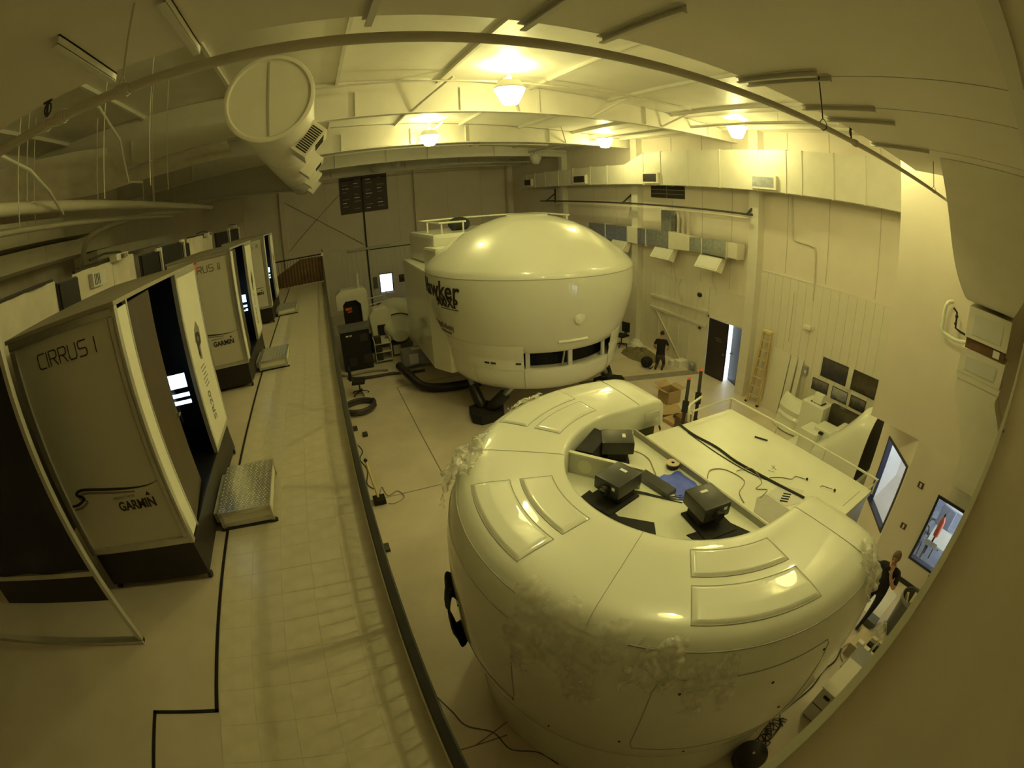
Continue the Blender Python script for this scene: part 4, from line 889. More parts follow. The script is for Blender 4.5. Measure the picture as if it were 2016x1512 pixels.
# drapes and black display panels behind the booths
def drape(y0,y1,label,zt=6.29,zb=3.9,x=-3.4,amp=.05,m='cloth_white',sag=.0):
    n=max(10,int((y1-y0)*14)); s=random.random()*9
    def fn(u,v): return (x+amp*v**.6*noise.noise((u*(y1-y0)*3.0,s,v*1.2))*2,y0+(y1-y0)*u,zb+(zt-zb)*v-sag*math.sin(PI*u)*v)
    fn2=lambda u,v: fn(u,1-v)
    r=T('drape',label,'drape',(x,(y0+y1)/2,zb),'white drapes behind the booths'); B('cloth',MB().grid(fn2,n,16),m,r,smooth=70,solid=.004); B('top_bar',MB().cyl((x,y0,zt+.015),(x,y1,zt+.015),.02,8),'pipe_dark',r); B('stand_pole',MB().cyl((x-.06,(y0+y1)/2,MZ),(x-.06,(y0+y1)/2,zt+.02),.018,8),'pipe_dark',r)
def bpanel(y0,y1,label,zt=6.24,x=-3.36):
    r=T('display_panel',label,'display panel',(x,(y0+y1)/2,MZ),'black display panels behind the booths'); B('panel',MB().box(x,x+.03,y0+.02,y1-.02,MZ,zt),'screen_black',r); B('panel_frame',MB().box(x-.03,x,y0,y1,MZ,zt+.02),'pipe_dark',r)
def wpost(y,label,zt=6.3,x=-3.3):
    r=T('white_post',label,'post',(x,y,MZ),'white posts behind the booths'); B('post',MB().box(x-.02,x+.02,y-.04,y+.04,MZ,zt),'steel_white',r); B('cap',MB().box(x-.025,x+.025,y-.3,y+.04,zt-.06,zt),'steel_white',r)
drape(3.0,4.92,'wide white drape above the nearest booth at the left edge'); bpanel(4.97,5.52,'narrow black panel between the first two drapes'); drape(5.52,6.72,'white drape behind the roof of the nearest booth',6.30)
drape(6.85,7.85,'folded white drape ending behind the nearest booth roof',6.33); bpanel(8.0,9.0,'black panel left of the first white post'); bpanel(9.1,10.7,'black panel between the two near white posts',6.30)
wpost(9.05,'first white post behind the CIRRUS I booth'); wpost(10.8,'second white post with a curved bracket',6.36)
bpanel(10.9,11.4,'slim black panel behind the CIRRUS II booth'); drape(11.5,14.2,'grey-white drape behind the CIRRUS II booth',6.36); bpanel(14.6,16.6,'black panel behind the CIRRUS II roof',6.33); wpost(16.8,'third white post behind the CIRRUS II roof',6.42); bpanel(17,18.9,'farthest black panel behind the booths',6.36); wpost(18.95,'fourth white post near the end of the walkway',6.45)
for i,(y,z) in enumerate([(6.95,6.28),(13.4,6.30),(18.2,6.40)]):
    r=T('camera_unit',['white wall unit on an arm above the nearest drape','white wall unit above the grey drape','white wall unit above the farthest panels'][i],'device',(-3.3,y,z),'white units above the drapes')
    B('body',MB().box(-3.36,-3.22,y-.28,y+.22,z,z+.10),'steel_white',r,bev=.01); B('lens_block',MB().box(-3.22,-3.16,y-.1,y+.05,z+.02,z+.08),'print_grey',r); B('arm',MB().tube([(-3.4,y-.9,z+.13),(-3.38,y-.4,z+.16),(-3.34,y+.1,z+.13),(-3.32,y+.2,z+.08)],.018,8),'pipe_dark',r,smooth=1)
r=T('grey_unit','grey vented unit hanging on the second drape','device',(-3.3,6.1,6.0)); B('body',MB().box(-3.34,-3.27,5.85,6.3,6.03,6.22),'shell_inner',r); 
for k in range(4): B('vent_slot',MB().box(-3.27,-3.266,5.9+.05*k,5.92+.05*k,6.05,6.2),'print_dark',r)
r=T('red_latch','small red latch on the top corner of the near bright panel','latch',(-1.6,5.55,5.9)); B('clip',MB().box(-1.61,-1.57,5.52,5.56,5.86,5.98),'red_print',r); B('pin',MB().box(-1.61,-1.57,5.45,5.52,5.95,5.98),'red_print',r)
#==RIGHT SIDE OF THE HALL==
for i,(y0,y1,z0,z1,m,lb) in enumerate([(5.16,6.10,1.68,2.25,'photo_a','large dark aircraft photo on the right wall, left of the two big ones'),(4.10,4.97,1.68,2.26,'photo_b','large dark photo on the right wall beside the beige corner'),(5.73,6.34,1.18,1.54,'photo_d','small photo under the left end of the big aircraft photo'),(5.0,5.58,1.18,1.54,'photo_c','small bright-sky photo below the gap between the big photos'),(4.33,4.89,1.18,1.54,'photo_d','small dark photo lowest toward the beige corner')]):
    r=T('wall_picture',lb,'picture',(XR-.04,(y0+y1)/2,z0),'pictures on the right wall'); B('print',MB().box(XR-.036,XR-.03,y0+.015,y1-.015,z0+.015,z1-.015),m,r); 
    B('frame',MB().box(XR-.04,XR-.026,y0,y1,z0,z0+.018).box(XR-.04,XR-.026,y0,y1,z1-.018,z1).box(XR-.04,XR-.026,y0,y0+.018,z0,z1).box(XR-.04,XR-.026,y1-.018,y1,z0,z1),'black_plastic' if i in (2,4) else 'frame_dark',r)
tag(B('white_cover',MB().box(XR-.06,XR-.026,4.98,5.14,1.62,2.2),'cream_plastic',bev=.01),'white plastic strip between the two large photos','strip')
tag(B('wall_conduit',MB().tube(catmull([(XR-.03,7.75,6.65),(XR-.03,7.70,5.6),(XR-.03,7.64,5.38),(XR-.03,7.4,5.33),(XR-.03,6.98,5.29),(XR-.03,6.84,5.2),(XR-.03,6.79,4.6),(XR-.03,6.77,3.75)],5),.022,8),'pipe_paint',smooth=1),'bent pale conduit running down the right wall','conduit')
tag(B('wall_bar',MB().box(XR-.06,XR-.026,7.47,7.57,2.3,3.82),'cream_plastic',bev=.008),'upright pale raceway on the right wall','raceway')
r=T('alarm_horn','white alarm horn on the right wall','alarm',(XR-.1,6.75,2.85)); B('body',MB().box(XR-.14,XR-.026,6.68,6.95,2.86,2.98),'cream_plastic',r,bev=.02); B('bracket',MB().box(XR-.05,XR-.026,6.6,6.68,2.9,3.0),'cream_plastic',r)
r=T('switch_box','grey switch box with conduit on the right wall','switch box',(XR-.06,6.63,1.5)); B('box',MB().box(XR-.11,XR-.026,6.56,6.72,1.5,1.78),'grey_plastic',r,bev=.008); B('label_plate',MB().box(XR-.113,XR-.11,6.6,6.66,1.58,1.66),'label_white',r); B('conduit',MB().cyl((XR-.05,6.64,0),(XR-.05,6.64,1.5),.018,8),'steel_white',r)
r=T('wall_speaker','black round speaker on the wall above the rails','speaker',(XR-.06,11.54,2.7)); B('horn',MB().ball((XR-.08,11.54,2.83),.11,14,10,.7,1,.8),'black_plastic',r,smooth=1); B('mount',MB().box(XR-.04,XR-.026,11.3,11.5,2.7,2.95),'cream_plastic',r)
tag(B('wall_bell',MB().ball((XR-.06,11.45,1.62),.06,12,8,.6,1,.8),'black_plastic',smooth=1),'small black bell on the wall left of the dark door','bell')
for i,(y0,y1,z1) in enumerate([(7.3,8.1,1.93),(7.02,7.26,1.93),(6.78,6.95,1.9)]): tag(B('leaning_board',MB().prism([(XR-.30,0),(XR-.27,0),(XR-.03,z1),(XR-.06,z1)],'y',y0,y1),'wall_panel_paint'),['wide pale board leaning on the wall right of the ladder','narrow pale board leaning on the wall','thin pale strip leaning beside the switch box conduit'][i],'board','boards leaning on the right wall')
for i,(y,z0,z1) in enumerate([(13.0,2.4,4.0),(10.9,3.0,3.95),(12.6,1.8,3.2)]): tag(B('hanging_wire',MB().tube(catmull([(XR-.05,y,z1),(XR-.04,y+.1,z1-.4),(XR-.04,y-.12,z1-.8),(XR-.035,y-.1,z0)],5),.016,6),'pipe_paint',smooth=1),['wire hanging from the middle wall diffuser','wire hanging from the nearest wall diffuser','wire hanging down to the pale rails'][i],'wire','wires on the right wall')
# step ladder
r=T('step_ladder','pale folding step ladder leaning on the right wall','ladder',(11.75,8.25,0))
A=[Vector((11.70,8.00,0)),Vector((11.70,8.50,0))]; Tt=[Vector((12.0,8.08,2.38)),Vector((12.0,8.38,2.38))]
for a,b in zip(A,Tt): B('side_rail',MB().bar(a,b,.07,.03,up=(1,0,0)),'wood_tan',r); B('rear_rail',MB().bar(a+Vector((.22,0,0)),b+Vector((.05,0,0)),.04,.02,up=(1,0,0)),'wood_tan',r); B('foot',MB().box(a.x-.04,a.x+.04,a.y-.035,a.y+.035,0,.06),'rubber',r)
for k in range(1,8): 
    t=k/8; p,q2=A[0].lerp(Tt[0],t),A[1].lerp(Tt[1],t); B('rung',MB().bar(p,q2,.08,.025),'wood_tan',r)
B('top_cap',MB().box(11.93,12.1,8.05,8.41,2.36,2.43),'yellow_pole',r,bev=.01)
# white moulded fairing
r=T('moulded_fairing','white curved fairing standing beside the cockpit mock-up','fairing',(11.1,6.3,0))
m=MB()
pr=[(.0,.05),(.12,.3),(.10,.42),(.16,.5),(.14,.66),(.22,.78),(.40,.95),(.5,.96),(.5,.05)]
for k in range(13):
    y=5.72+1.22*k/12; bow=.18*(1-((k-6)/6)**2)
    m.v+=[(11.25-bow+a,y,z) for a,z in pr]
n=len(pr)
for k in range(12):
    for q2 in range(n): m.f.append((k*n+q2,k*n+(q2+1)%n,(k+1)*n+(q2+1)%n,(k+1)*n+q2))
m.f.append(tuple(range(n))); m.f.append(tuple(12*n+q2 for q2 in range(n))[::-1])
B('shell',m,'shell_white',r,smooth=35); B('lettering',textmb('MM',.16,lambda x,y,z,w:(11.42+y*.9,6.15-x,.965+z),.004,.003),'label_white',r)
# cockpit mock-up
r=T('cockpit_mockup','white cockpit mock-up with podium and hooded front near the beige corner','cockpit',(10.7,4.5,0))
B('platform',MB().box(9.9,11.3,3.15,5.65,.0,.38),'shell_white',r,bev=.03); B('dark_edge',MB().box(9.885,9.905,3.3,5.5,.30,.36),'cloth_navy',r)
B('podium',MB().box(10.75,11.35,5.05,5.80,0,1.36),'shell_white',r,bev=.015); pd=B('monitor',MB().prism([(10.9,1.36),(11.2,1.36),(11.12,1.62),(10.98,1.62)],'y',5.25,5.55),'shell_white',r,bev=.02); B('monitor_base',MB().box(10.9,11.2,5.2,5.6,1.36,1.375),'black_plastic',r)
B('seat_shell',MB().box(10.05,10.7,4.75,5.3,.38,.95),'shell_white',r,bev=.05); B('seat_shell',MB().box(10.3,10.9,4.45,5.0,.38,1.05),'shell_white',r,bev=.05); B('dark_pad',MB().box(10.2,10.45,4.66,4.78,.95,1.0),'black_matte',r)
B('panel_shroud',MB().box(11.2,11.38,3.9,5.05,.4,1.42),'photo_b',r,bev=.02); B('front_box',MB().box(10.55,11.25,3.85,4.5,.38,1.12),'shell_white',r,bev=.06)
m=MB(); rows=[]
for k in range(15):
    t=k/14; y=4.75-1.5*t; h=.42+1.30*min(1,(t*1.35))**1.3; w=.62+.12*t
    rows.append([(10.62+w*math.cos(a)*(1 if math.cos(a)>0 else 1.0),y,.36+max(0,math.sin(a))**.55*h) for a in [PI*i/16 for i in range(17)]])
for rw in rows: m.v+=rw
for k in range(14):
    for i in range(16): m.f.append((k*17+i,k*17+i+1,(k+1)*17+i+1,(k+1)*17+i))
B('hood',m,'shell_white',r,smooth=60,solid=.02); m=MB(); m.v=[(x,3.24,z) for x,y,z in rows[-1]]; m.f=[tuple(range(17))]; B('dark_windshield',m,'screen_black',r,solid=.01)
B('hood_vent',MB().box(10.7,10.9,3.4,3.46,1.78,1.83),'black_matte',r)
tag(B('support_pole',MB().cyl((10.06,2.92,0),(10.06,2.92,2.35),.022,10),'deck_white',smooth=1),'thin white pole in front of the angled window','pole')
# light switches by the window
for i,(z0,z1,y) in enumerate([(1.98,2.10,1.22),(1.05,1.17,1.21)]):
    r=T('switch_plate',['upper brown switch plate on the near right wall','lower brown switch plate on the near right wall'][i],'switch',(XB-.01,y,z0),'switch plates'); B('plate',MB().box(XB-.012,XB,y-.07,y+.07,z0,z1),'switch_brown',r); B('switch',MB().box(XB-.016,XB-.012,y-.02,y+.02,z0+.02,z1-.02),'cream_plastic',r)
tag(B('wall_sign',MB().box(XB-.012,XB,-.12,.55,2.12,2.36),'shell_inner'),'plain square panel above the near window','panel')
tag(B('door_placard',MB().box(XB+.20,XB+.21,.30,.62,.92,1.05),'label_white'),'small white placard behind the near window','placard')
# classroom furniture behind the glass
def chair(x,y,a,label):
    r=T('meeting_chair',label,'chair',(x,y,0),'chairs behind the windows'); u=Vector((math.cos(a),math.sin(a),0)); v=Vector((-u.y,u.x,0)); w=Vector((0,0,1)); c=Vector((x,y,0))
    B('seat',MB().obox(c+w*.46,u,v,w,.23,.23,.04),'chair_grey',r,bev=.03); bk=(w-u*.22).normalized(); B('backrest',MB().obox(c-u*.26+w*.78,bk,v,u,.25,.22,.03),'chair_grey',r,bev=.03)
    for sx in (1,-1):
        for sy in (1,-1): B('leg',MB().cyl(c+u*.2*sx+v*.2*sy+w*.44,c+u*.24*sx+v*.22*sy,.014,6),'black_plastic',r)
    for sy in (1,-1): B('armrest',MB().tube([c+v*.25*sy-u*.2+w*.6,c+v*.27*sy+w*.68,c+v*.25*sy+u*.2+w*.64],.018,6),'black_plastic',r)
for i,(x,y,a) in enumerate([(9.5,1.0,3.5),(10.1,1.35,3.9),(9.9,.55,2.9),(10.6,.85,3.3),(9.35,-.45,2.2),(9.9,-.75,2.6)]): chair(x,y,a,['grey chair nearest the angled window','grey chair at the left side of the angled window','grey chair between the two windows','grey chair farther inside the angled window','grey chair low in the near window','grey chair at the right of the near window'][i])
r=T('tan_table','tan table behind the near window','table',(9.3,.3,0)); B('top',MB().box(9.0,9.75,-.05,.62,.70,.74),'table_tan',r); 
for x,y in ((9.05,0),(9.7,0),(9.05,.57),(9.7,.57)): B('leg',MB().box(x-.02,x+.02,y-.02,y+.02,0,.7),'black_plastic',r)
r=T('fire_extinguisher','red fire extinguisher seen through the near window','extinguisher',(8.62,.45,1.1)); B('bottle',MB().lathe([(.0,1.15),(.07,1.17),(.07,1.5),(.03,1.58),(.02,1.62)],(8.62,.45),14,capt=True),'orange_red',r,smooth=1); B('valve',MB().box(8.58,8.66,.43,.47,1.62,1.68),'black_plastic',r); B('bracket',MB().box(8.46,8.64,.43,.47,1.1,1.16),'black_plastic',r)
# bright room furniture
r=T('teal_counter','teal counter in the bright room behind the double door','counter',(14,10,0)); B('body',MB().box(13.5,14.5,9.2,10.6,0,.8),'teal_blue',r); B('worktop',MB().box(13.45,14.55,9.15,10.65,.8,.85),'paper',r)
for i,y in enumerate((9.5,9.9,10.3)): tag(B('white_box',MB().box(13.7,14.1,y-.12,y+.12,.85,1.1),'paper',bev=.01),['white box at the near end of the teal counter','white box in the middle of the teal counter','white box at the far end of the teal counter'][i],'box','boxes on the teal counter')
#==FAR END CLUTTER==
r=T('scoreboard','large dark brown name board high on the far wall','board',(2.8,YF-.06,6.07)); B('board',MB().box(1.39,4.26,YF-.06,YF-.01,6.07,8.33),'sign_brown',r)
for c in range(4):
    for k in range(9):
        if (c*5+k*3)%4: B('name_strip',MB().box(1.55+c*.70,1.95+c*.70-.08*((k+c)%3),YF-.066,YF-.06,6.28+k*.22+.05*(c%2),6.33+k*.22+.05*(c%2)),'print_grey' if (k+c)%2 else 'shell_inner',r)
for i,(x0,x1,z0,z1,m) in enumerate([(4.56,5.06,1.45,1.92,'photo_a'),(5.45,6.05,1.1,1.9,'photo_d')]): tag(B('wall_poster',MB().box(x0,x1,YF-.045,YF-.031,z0,z1),m),['small dark poster right of the far window','larger poster at the far wall near the pod'][i],'poster','far wall posters')
tag(B('far_wall_box',MB().box(2.95,3.2,YF-.15,YF-.031,1.3,2.0),'grey_bin',bev=.01),'dark electrical box left of the far window','electrical box')
tag(B('far_conduit',MB().tube([(2.76,YF-.06,0),(2.76,YF-.06,8.9)],.05,8),'pipe_dark',smooth=1),'dark vertical pipe on the far wall below the name board','pipe')
tag(B('far_conduit',MB().tube([(5.95,YF-.06,3.4),(5.9,YF-.06,3.7),(2.9,YF-.06,3.72)],.025,8),'pipe_dark',smooth=1),'thin bent conduit on the far wall','conduit')
tag(B('far_tray',MB().box(1.6,4.2,YF-.25,YF-.05,3.78,3.9),'pipe_paint'),'pale cable tray across the far wall pipe','tray')
r=T('black_cabinet','black equipment cabinet below the end of the walkway','cabinet',(.85,18.2,0))
B('body',MB().box(.28,1.45,17.75,18.7,0,1.62),'black_matte',r,bev=.02); B('top_cover',MB().box(.24,1.49,17.7,18.75,1.62,1.70),'grey_bin',r)
for x,z0,z1 in ((1.05,1.15,1.45),(.5,.2,.55),(1.1,.25,.6)): B('vent_panel',MB().box(x,x+.3,17.735,17.75,z0,z1),'print_dark',r)
for x in (.5,.64): B('label_plate',MB().box(x,x+.1,17.735,17.75,1.42,1.47),'label_white',r)
r=T('cream_arch','cream arch-shaped machine housing behind the black cabinet','machine',(.9,20,0))
B('housing',MB().prism([(.35,2.1),(.35,2.75),(.6,2.95),(1.55,2.95),(1.7,2.8),(1.7,.9),(1.4,.9),(1.4,2.25),(1.2,2.45),(.75,2.45),(.62,2.3),(.62,2.1)],'y',19.6,20.2),'cream_plastic',r,bev=.03); B('dark_screen',MB().box(.62,1.4,19.9,20.0,.9,2.44),'screen_black',r); B('red_decal',MB().box(.72,1.0,19.895,19.9,2.0,2.12).box(.8,1.0,19.895,19.9,1.9,1.96),'orange_red',r); B('pole',MB().box(1.35,1.42,19.6,19.66,2.95,3.6),'cream_plastic',r); B('pedestal',MB().box(.4,1.7,19.7,20.3,0,.9),'black_matte',r)
r=T('white_trainer','cream desktop trainer with a dark screen','trainer',(2.0,19.5,0))
B('body',MB().prism([(1.75,.55),(2.5,.55),(2.55,1.3),(2.6,1.75),(2.4,2.05),(1.85,2.0),(1.65,1.7)],'y',19.2,19.9),'cream_plastic',r,bev=.04); B('screen',MB().box(1.95,2.4,19.15,19.2,.85,1.3),'screen_black',r); B('tray',MB().box(1.85,2.5,18.9,19.25,.62,.72),'cream_plastic',r); B('pedestal',MB().box(1.85,2.4,19.3,19.8,0,.55),'grey_bin',r)
r=T('shelf_rack','low cream rack with drawers and boxes','rack',(1.95,18.3,0))
for k in range(3): B('shelf',MB().box(1.6,2.3,18.0,18.6,.1+.35*k,.14+.35*k),'cream_plastic',r); B('drawer',MB().box(1.66,1.9,17.97,18.3,.16+.35*k,.42+.35*k),'print_dark',r)
for x in (1.6,2.27): B('upright',MB().box(x,x+.03,18.0,18.6,0,1.0),'cream_plastic',r)
r=T('wire_cart','white tube-framed cart left of the far window','cart',(2.2,22,0))
for z in (1.0,1.35,1.7,2.0): B('tube',MB().tube([(1.6,21.6,z),(2.7,21.6,z+.1),(2.9,22.4,z+.1)],.03,6),'steel_white',r)
for x,y in ((1.6,21.6),(2.7,21.6),(2.9,22.4)): B('upright',MB().cyl((x,y,0),(x,y,2.1),.03,6),'steel_white',r)
B('tray',MB().box(1.6,2.9,21.6,22.4,.5,.55),'steel_white',r); B('load',MB().box(1.8,2.5,21.7,22.3,.55,.95),'black_matte',r,bev=.05)
r=T('aircraft_nose','white aircraft nose section on a stand left of the pod','aircraft nose',(3.0,19.5,0))
m=MB(); rows=[]
for k in range(12):
    t=k/11; y=18.2+3.2*t; rad=.18+.62*math.sin(PI*.5*min(1,t*1.1+.08))**.8; zc=.95+.35*t; rows.append([(2.75+.30*t+rad*1.1*math.cos(a),y,zc+rad*math.sin(a)*.8) for a in [2*PI*i/20 for i in range(20)]])
for rw in rows: m.v+=rw
for k in range(11):
    for i in range(20): m.f.append((k*20+i,k*20+(i+1)%20,(k+1)*20+(i+1)%20,(k+1)*20+i))
m.f.append(tuple(range(20))); m.f.append(tuple(220+i for i in range(20)))
B('fuselage',m,'shell_white',r,smooth=60); B('strap',MB().tube([(2.85+.75*math.cos(a),19.3,1.05+.6*math.sin(a)) for a in [PI*i/10 for i in range(11)]],.03,6),'print_dark',r); B('stand',MB().box(2.4,3.3,18.6,20.6,0,.5),'grey_bin',r); B('placard',MB().box(2.45,2.75,18.56,18.6,.1,.48),'paper',r)
r=T('grey_cart','grey service cart with a paper sheet in front of the pod','cart',(3.2,17,0)); B('body',MB().box(2.5,3.9,16.7,17.3,.12,.72),'grey_plastic',r,bev=.03); B('paper_sheet',MB().box(2.75,3.1,16.69,16.7,.2,.6),'paper',r); B('top_sheet',MB().box(2.9,3.6,16.8,17.1,.72,.725),'paper',r)
for x in (2.6,3.8): B('caster',MB().cyl((x,16.8,.06),(x+.04,16.8,.06),.06,10),'rubber',r)
for i,(x,y,sx,sy,sz,m) in enumerate([(3.4,24.6,.5,.4,.95,'black_matte'),(3.9,24.9,.45,.4,1.1,'wood_brown'),(2.7,24.2,.3,.3,1.2,'grey_bin')]): tag(B('stored_pack',MB().grid(lambda u,v,x=x,y=y,sx=sx,sy=sy,sz=sz:(x+sx*math.cos(2*PI*u)*math.sin(PI*(.05+.9*v))**.5*(1+.15*noise.noise((u*4,v*4,x))),y+sy*math.sin(2*PI*u)*math.sin(PI*(.05+.9*v))**.5,sz*v),18,12),m,smooth=60),['dark pack standing under the far window','brown pack right of the far window','grey bundle left of the far window'][i],'pack','packs near the far window')
r=T('workbench','low tan workbench along the far wall','workbench',(5.0,26.6,0)); B('top',MB().box(4.0,6.6,26.2,27.2,.62,.7),'table_tan',r); B('front_panel',MB().box(4.05,6.55,26.22,26.26,.1,.62),'wood_tan',r)
for x in (4.1,6.5): B('leg',MB().box(x-.04,x+.04,26.3,27.1,0,.62),'wood_tan',r)
r=T('white_stand_fan','pale upright stand fan beside the far bench','fan',(4.95,25.8,0)); B('post',MB().cyl((4.95,25.8,0),(4.95,25.8,1.5),.07,10),'label_white',r,smooth=1); B('head',MB().ball((4.95,25.75,1.65),.24,14,10,1,.5,1),'label_white',r,smooth=1); B('base',MB().lathe([(.28,0),(.28,.05),(.1,.08)],(4.95,25.8),16,capt=True),'label_white',r)
tag(B('brown_pillar',MB().box(5.0,5.3,23.8,24.1,0,2.1),'wood_brown',bev=.02),'dark brown upright locker beside the pod','locker')
tag(B('ground_hose',MB().tube(catmull([(.3,16.9,.06),(1.0,16.6,.06),(2.0,16.5,.06),(2.6,16.3,.06),(3.2,16.2,.06)],6),.055,8),'pipe_dark',smooth=1),'black hose lying across the floor in front of the cabinet','hose')
tag(B('ground_hose',MB().tube(catmull([(.1,17.4,.05),(.4,17.2,.05),(1.2,17.25,.05),(1.9,17.0,.05)],6),.04,8),'cable_grey',smooth=1),'grey hose beside the black cabinet','hose')
# swivel chairs
def swivel(x,y,a,label,arms):
    r=T('office_chair',label,'chair',(x,y,0),'black swivel chairs'); c=Vector((x,y,0)); u=Vector((math.cos(a),math.sin(a),0)); v=Vector((-u.y,u.x,0)); w=Vector((0,0,1))
    for k in range(5):
        t=2*PI*k/5; d=Vector((math.cos(t),math.sin(t),0)); B('base_arm',MB().tube([c+w*.13,c+d*.28+w*.08],[.025,.018],6),'black_plastic',r); B('caster',MB().ball(c+d*.29+w*.03,.03,8,6),'rubber',r,smooth=1)
    B('column',MB().cyl(c+w*.1,c+w*.42,.028,10),'black_plastic',r); B('seat',MB().obox(c+w*.47,u,v,w,.23,.24,.04),'black_matte',r,bev=.035); B('backrest',MB().obox(c-u*.27+w*.78,u,v,w,.03,.2,.21),'black_matte',r,bev=.028); B('back_post',MB().bar(c-u*.2+w*.43,c-u*.29+w*.65,.05,.02),'black_plastic',r)
    if arms:
        for s in (1,-1): B('armrest',MB().bar(c+v*.27*s-u*.1+w*.68,c+v*.27*s+u*.15+w*.68,.06,.03).bar(c+v*.27*s+w*.47,c+v*.27*s+w*.67,.03,.04),'black_plastic',r)
swivel(.62,15.25,-.2,'black swivel chair below the walkway by the coiled hose',False); swivel(11.2,15.0,3.4,'black swivel chair at the right side of the pod',True)
tag(B('coiled_hose',MB().tube([(.45+(.52+.03*math.sin(i*.7))*math.cos(i*.35),13.95+(.48+.03*math.cos(i*.5))*math.sin(i*.35),.05+.0028*i) for i in range(56)],.055,8),'pipe_dark',smooth=1),'coil of thick dark hose on the floor by the swivel chair','hose')
r=T('yellow_pole','yellow handled broom with a black base standing on the floor','broom',(.25,8.8,0)); B('handle',MB().cyl((.27,8.75,.1),(.18,9.0,.98),.028,10),'yellow_pole',r,smooth=1); B('cap',MB().ball((.18,9.0,.99),.045,10,8),'black_plastic',r,smooth=1); B('head',MB().box(.14,.42,8.6,8.85,0,.14),'black_matte',r,bev=.02)
cable('floor_cable','loop of cable on the floor beside the yellow broom',[(.3,8.9,.01),(.42,9.3,.01),(.5,8.9,.01),(.75,9.0,.01),(.85,8.7,.01),(.6,8.55,.01),(.45,8.6,.01)],.012,'cable_grey')
cable('floor_cable','tangled cable by the walkway edge behind the broom',[(.12,11.6,.01),(.2,11.2,.01),(.08,10.8,.01),(.2,10.2,.01),(.1,9.6,.01),(.22,9.3,.01)],.014,'cable_black')
cable('floor_cable','long thin cable snaking along the floor toward the simulator',[(.05,3.6,.008),(.2,3.2,.008),(.3,2.9,.008),(.6,2.65,.008),(.7,2.3,.008),(1.0,2.1,.008),(1.15,1.8,.008)],.008,'print_dark')
for i,(x,y) in enumerate([(.15,12.6),(.4,12.1),(.12,7.1)]): tag(B('floor_debris',MB().box(x-.07,x+.07,y-.1,y+.12,0,.07),'pipe_dark',bev=.015),['small dark scrap near the coiled hose','small dark scrap on the open floor','dark box by the walkway edge nearest the simulator'][i],'scrap','scraps on the floor')
#==PEOPLE==
def figure(name,label,J,E,root,matf,mats,extra=None):
    names=list(J); me=bpy.data.meshes.new('body'); O=Vector((J[root][0][0],J[root][0][1],0))
    me.from_pydata([Vector(J[n][0])-O for n in names],[(names.index(a),names.index(b)) for a,b in E],[])
    ob=bpy.data.objects.new('body',me); COL.objects.link(ob)
    ob.modifiers.new('skin','SKIN'); ss=ob.modifiers.new('sub','SUBSURF'); ss.levels=2; ss.render_levels=2
    for i,n in enumerate(names):
        sv=me.skin_vertices[0].data[i]; rr=J[n][1]; sv.radius=(rr,rr) if not isinstance(rr,tuple) else rr; sv.use_root=(n==root)
    dg=bpy.context.evaluated_depsgraph_get(); dg.update(); m2=bpy.data.meshes.new_from_object(ob.evaluated_get(dg)); bpy.data.objects.remove(ob)
    r=T(name,label,'person',O)
    for mm in mats: m2.materials.append(MT[mm])
    for p in m2.polygons:
        p.material_index=matf(p.center+O); p.use_smooth=True
    b=bpy.data.objects.new('body',m2); COL.objects.link(b); b.parent=r; W[b.name]=O; b.location=(0,0,0)
    return r
def hand(J,E,wrist,pw,direction,palm_up,side,pre,curl=.5):
    d=Vector(direction).normalized(); n=Vector(palm_up).normalized(); s=d.cross(n).normalized()*side; p=Vector(pw)
    J[pre+'palm']=(p+d*.05,(.032,.018)); E.append((wrist,pre+'palm'))
    for k,(off,L) in enumerate([(-.030,.066),(-.010,.076),(.010,.072),(.028,.056)]):
        a=p+d*.09+s*off; b=a+d*L*.5-n*L*.2*curl; c=b+d*L*.4-n*L*.5*curl
        for q2,(pt,rr) in enumerate(((a,.0095),(b,.0085),(c,.0075))): J[f'{pre}f{k}{q2}']=(pt,rr)
        E+= [(pre+'palm',f'{pre}f{k}0'),(f'{pre}f{k}0',f'{pre}f{k}1'),(f'{pre}f{k}1',f'{pre}f{k}2')]
    a=p+d*.035-s*.042; b=a+d*.03-s*.018-n*.012
    J[pre+'t0']=(a,.011); J[pre+'t1']=(b,.009); E+=[(pre+'palm',pre+'t0'),(pre+'t0',pre+'t1')]
def face(r,c,f,up,R,hairm,short=True):
    c,f,up=Vector(c),Vector(f).normalized(),Vector(up).normalized(); s=f.cross(up).normalized(); f=up.cross(s)
    B('nose',MB().ball(c+f*R*.98-up*R*.12,.017,8,6),'skin',r,smooth=1)
    for k in (1,-1): B('ear',MB().ball(c+s*R*.80*k-f*.005,.028,8,6,.5,.5,1),'skin',r,smooth=1); B('eye',MB().ball(c+f*R*.86+s*.033*k+up*.012,.011,8,6),'print_dark',r,smooth=1)
    B('mouth',MB().obox(c+f*R*.90-up*R*.55,s,up,f,.022,.004,.004),'red_print',r)
    m=MB().grid(lambda u,v:c+up*.018-f*.016+(s*math.cos(2*PI*u)*.082+f*math.sin(2*PI*u)*.096)*math.sin(v*PI*.56)+up*.112*math.cos(v*PI*.56),22,10,lambda u,v: not (.12<u<.38 and v>.58))
    B('hair',m,hairm,r,smooth=60,solid=.006)
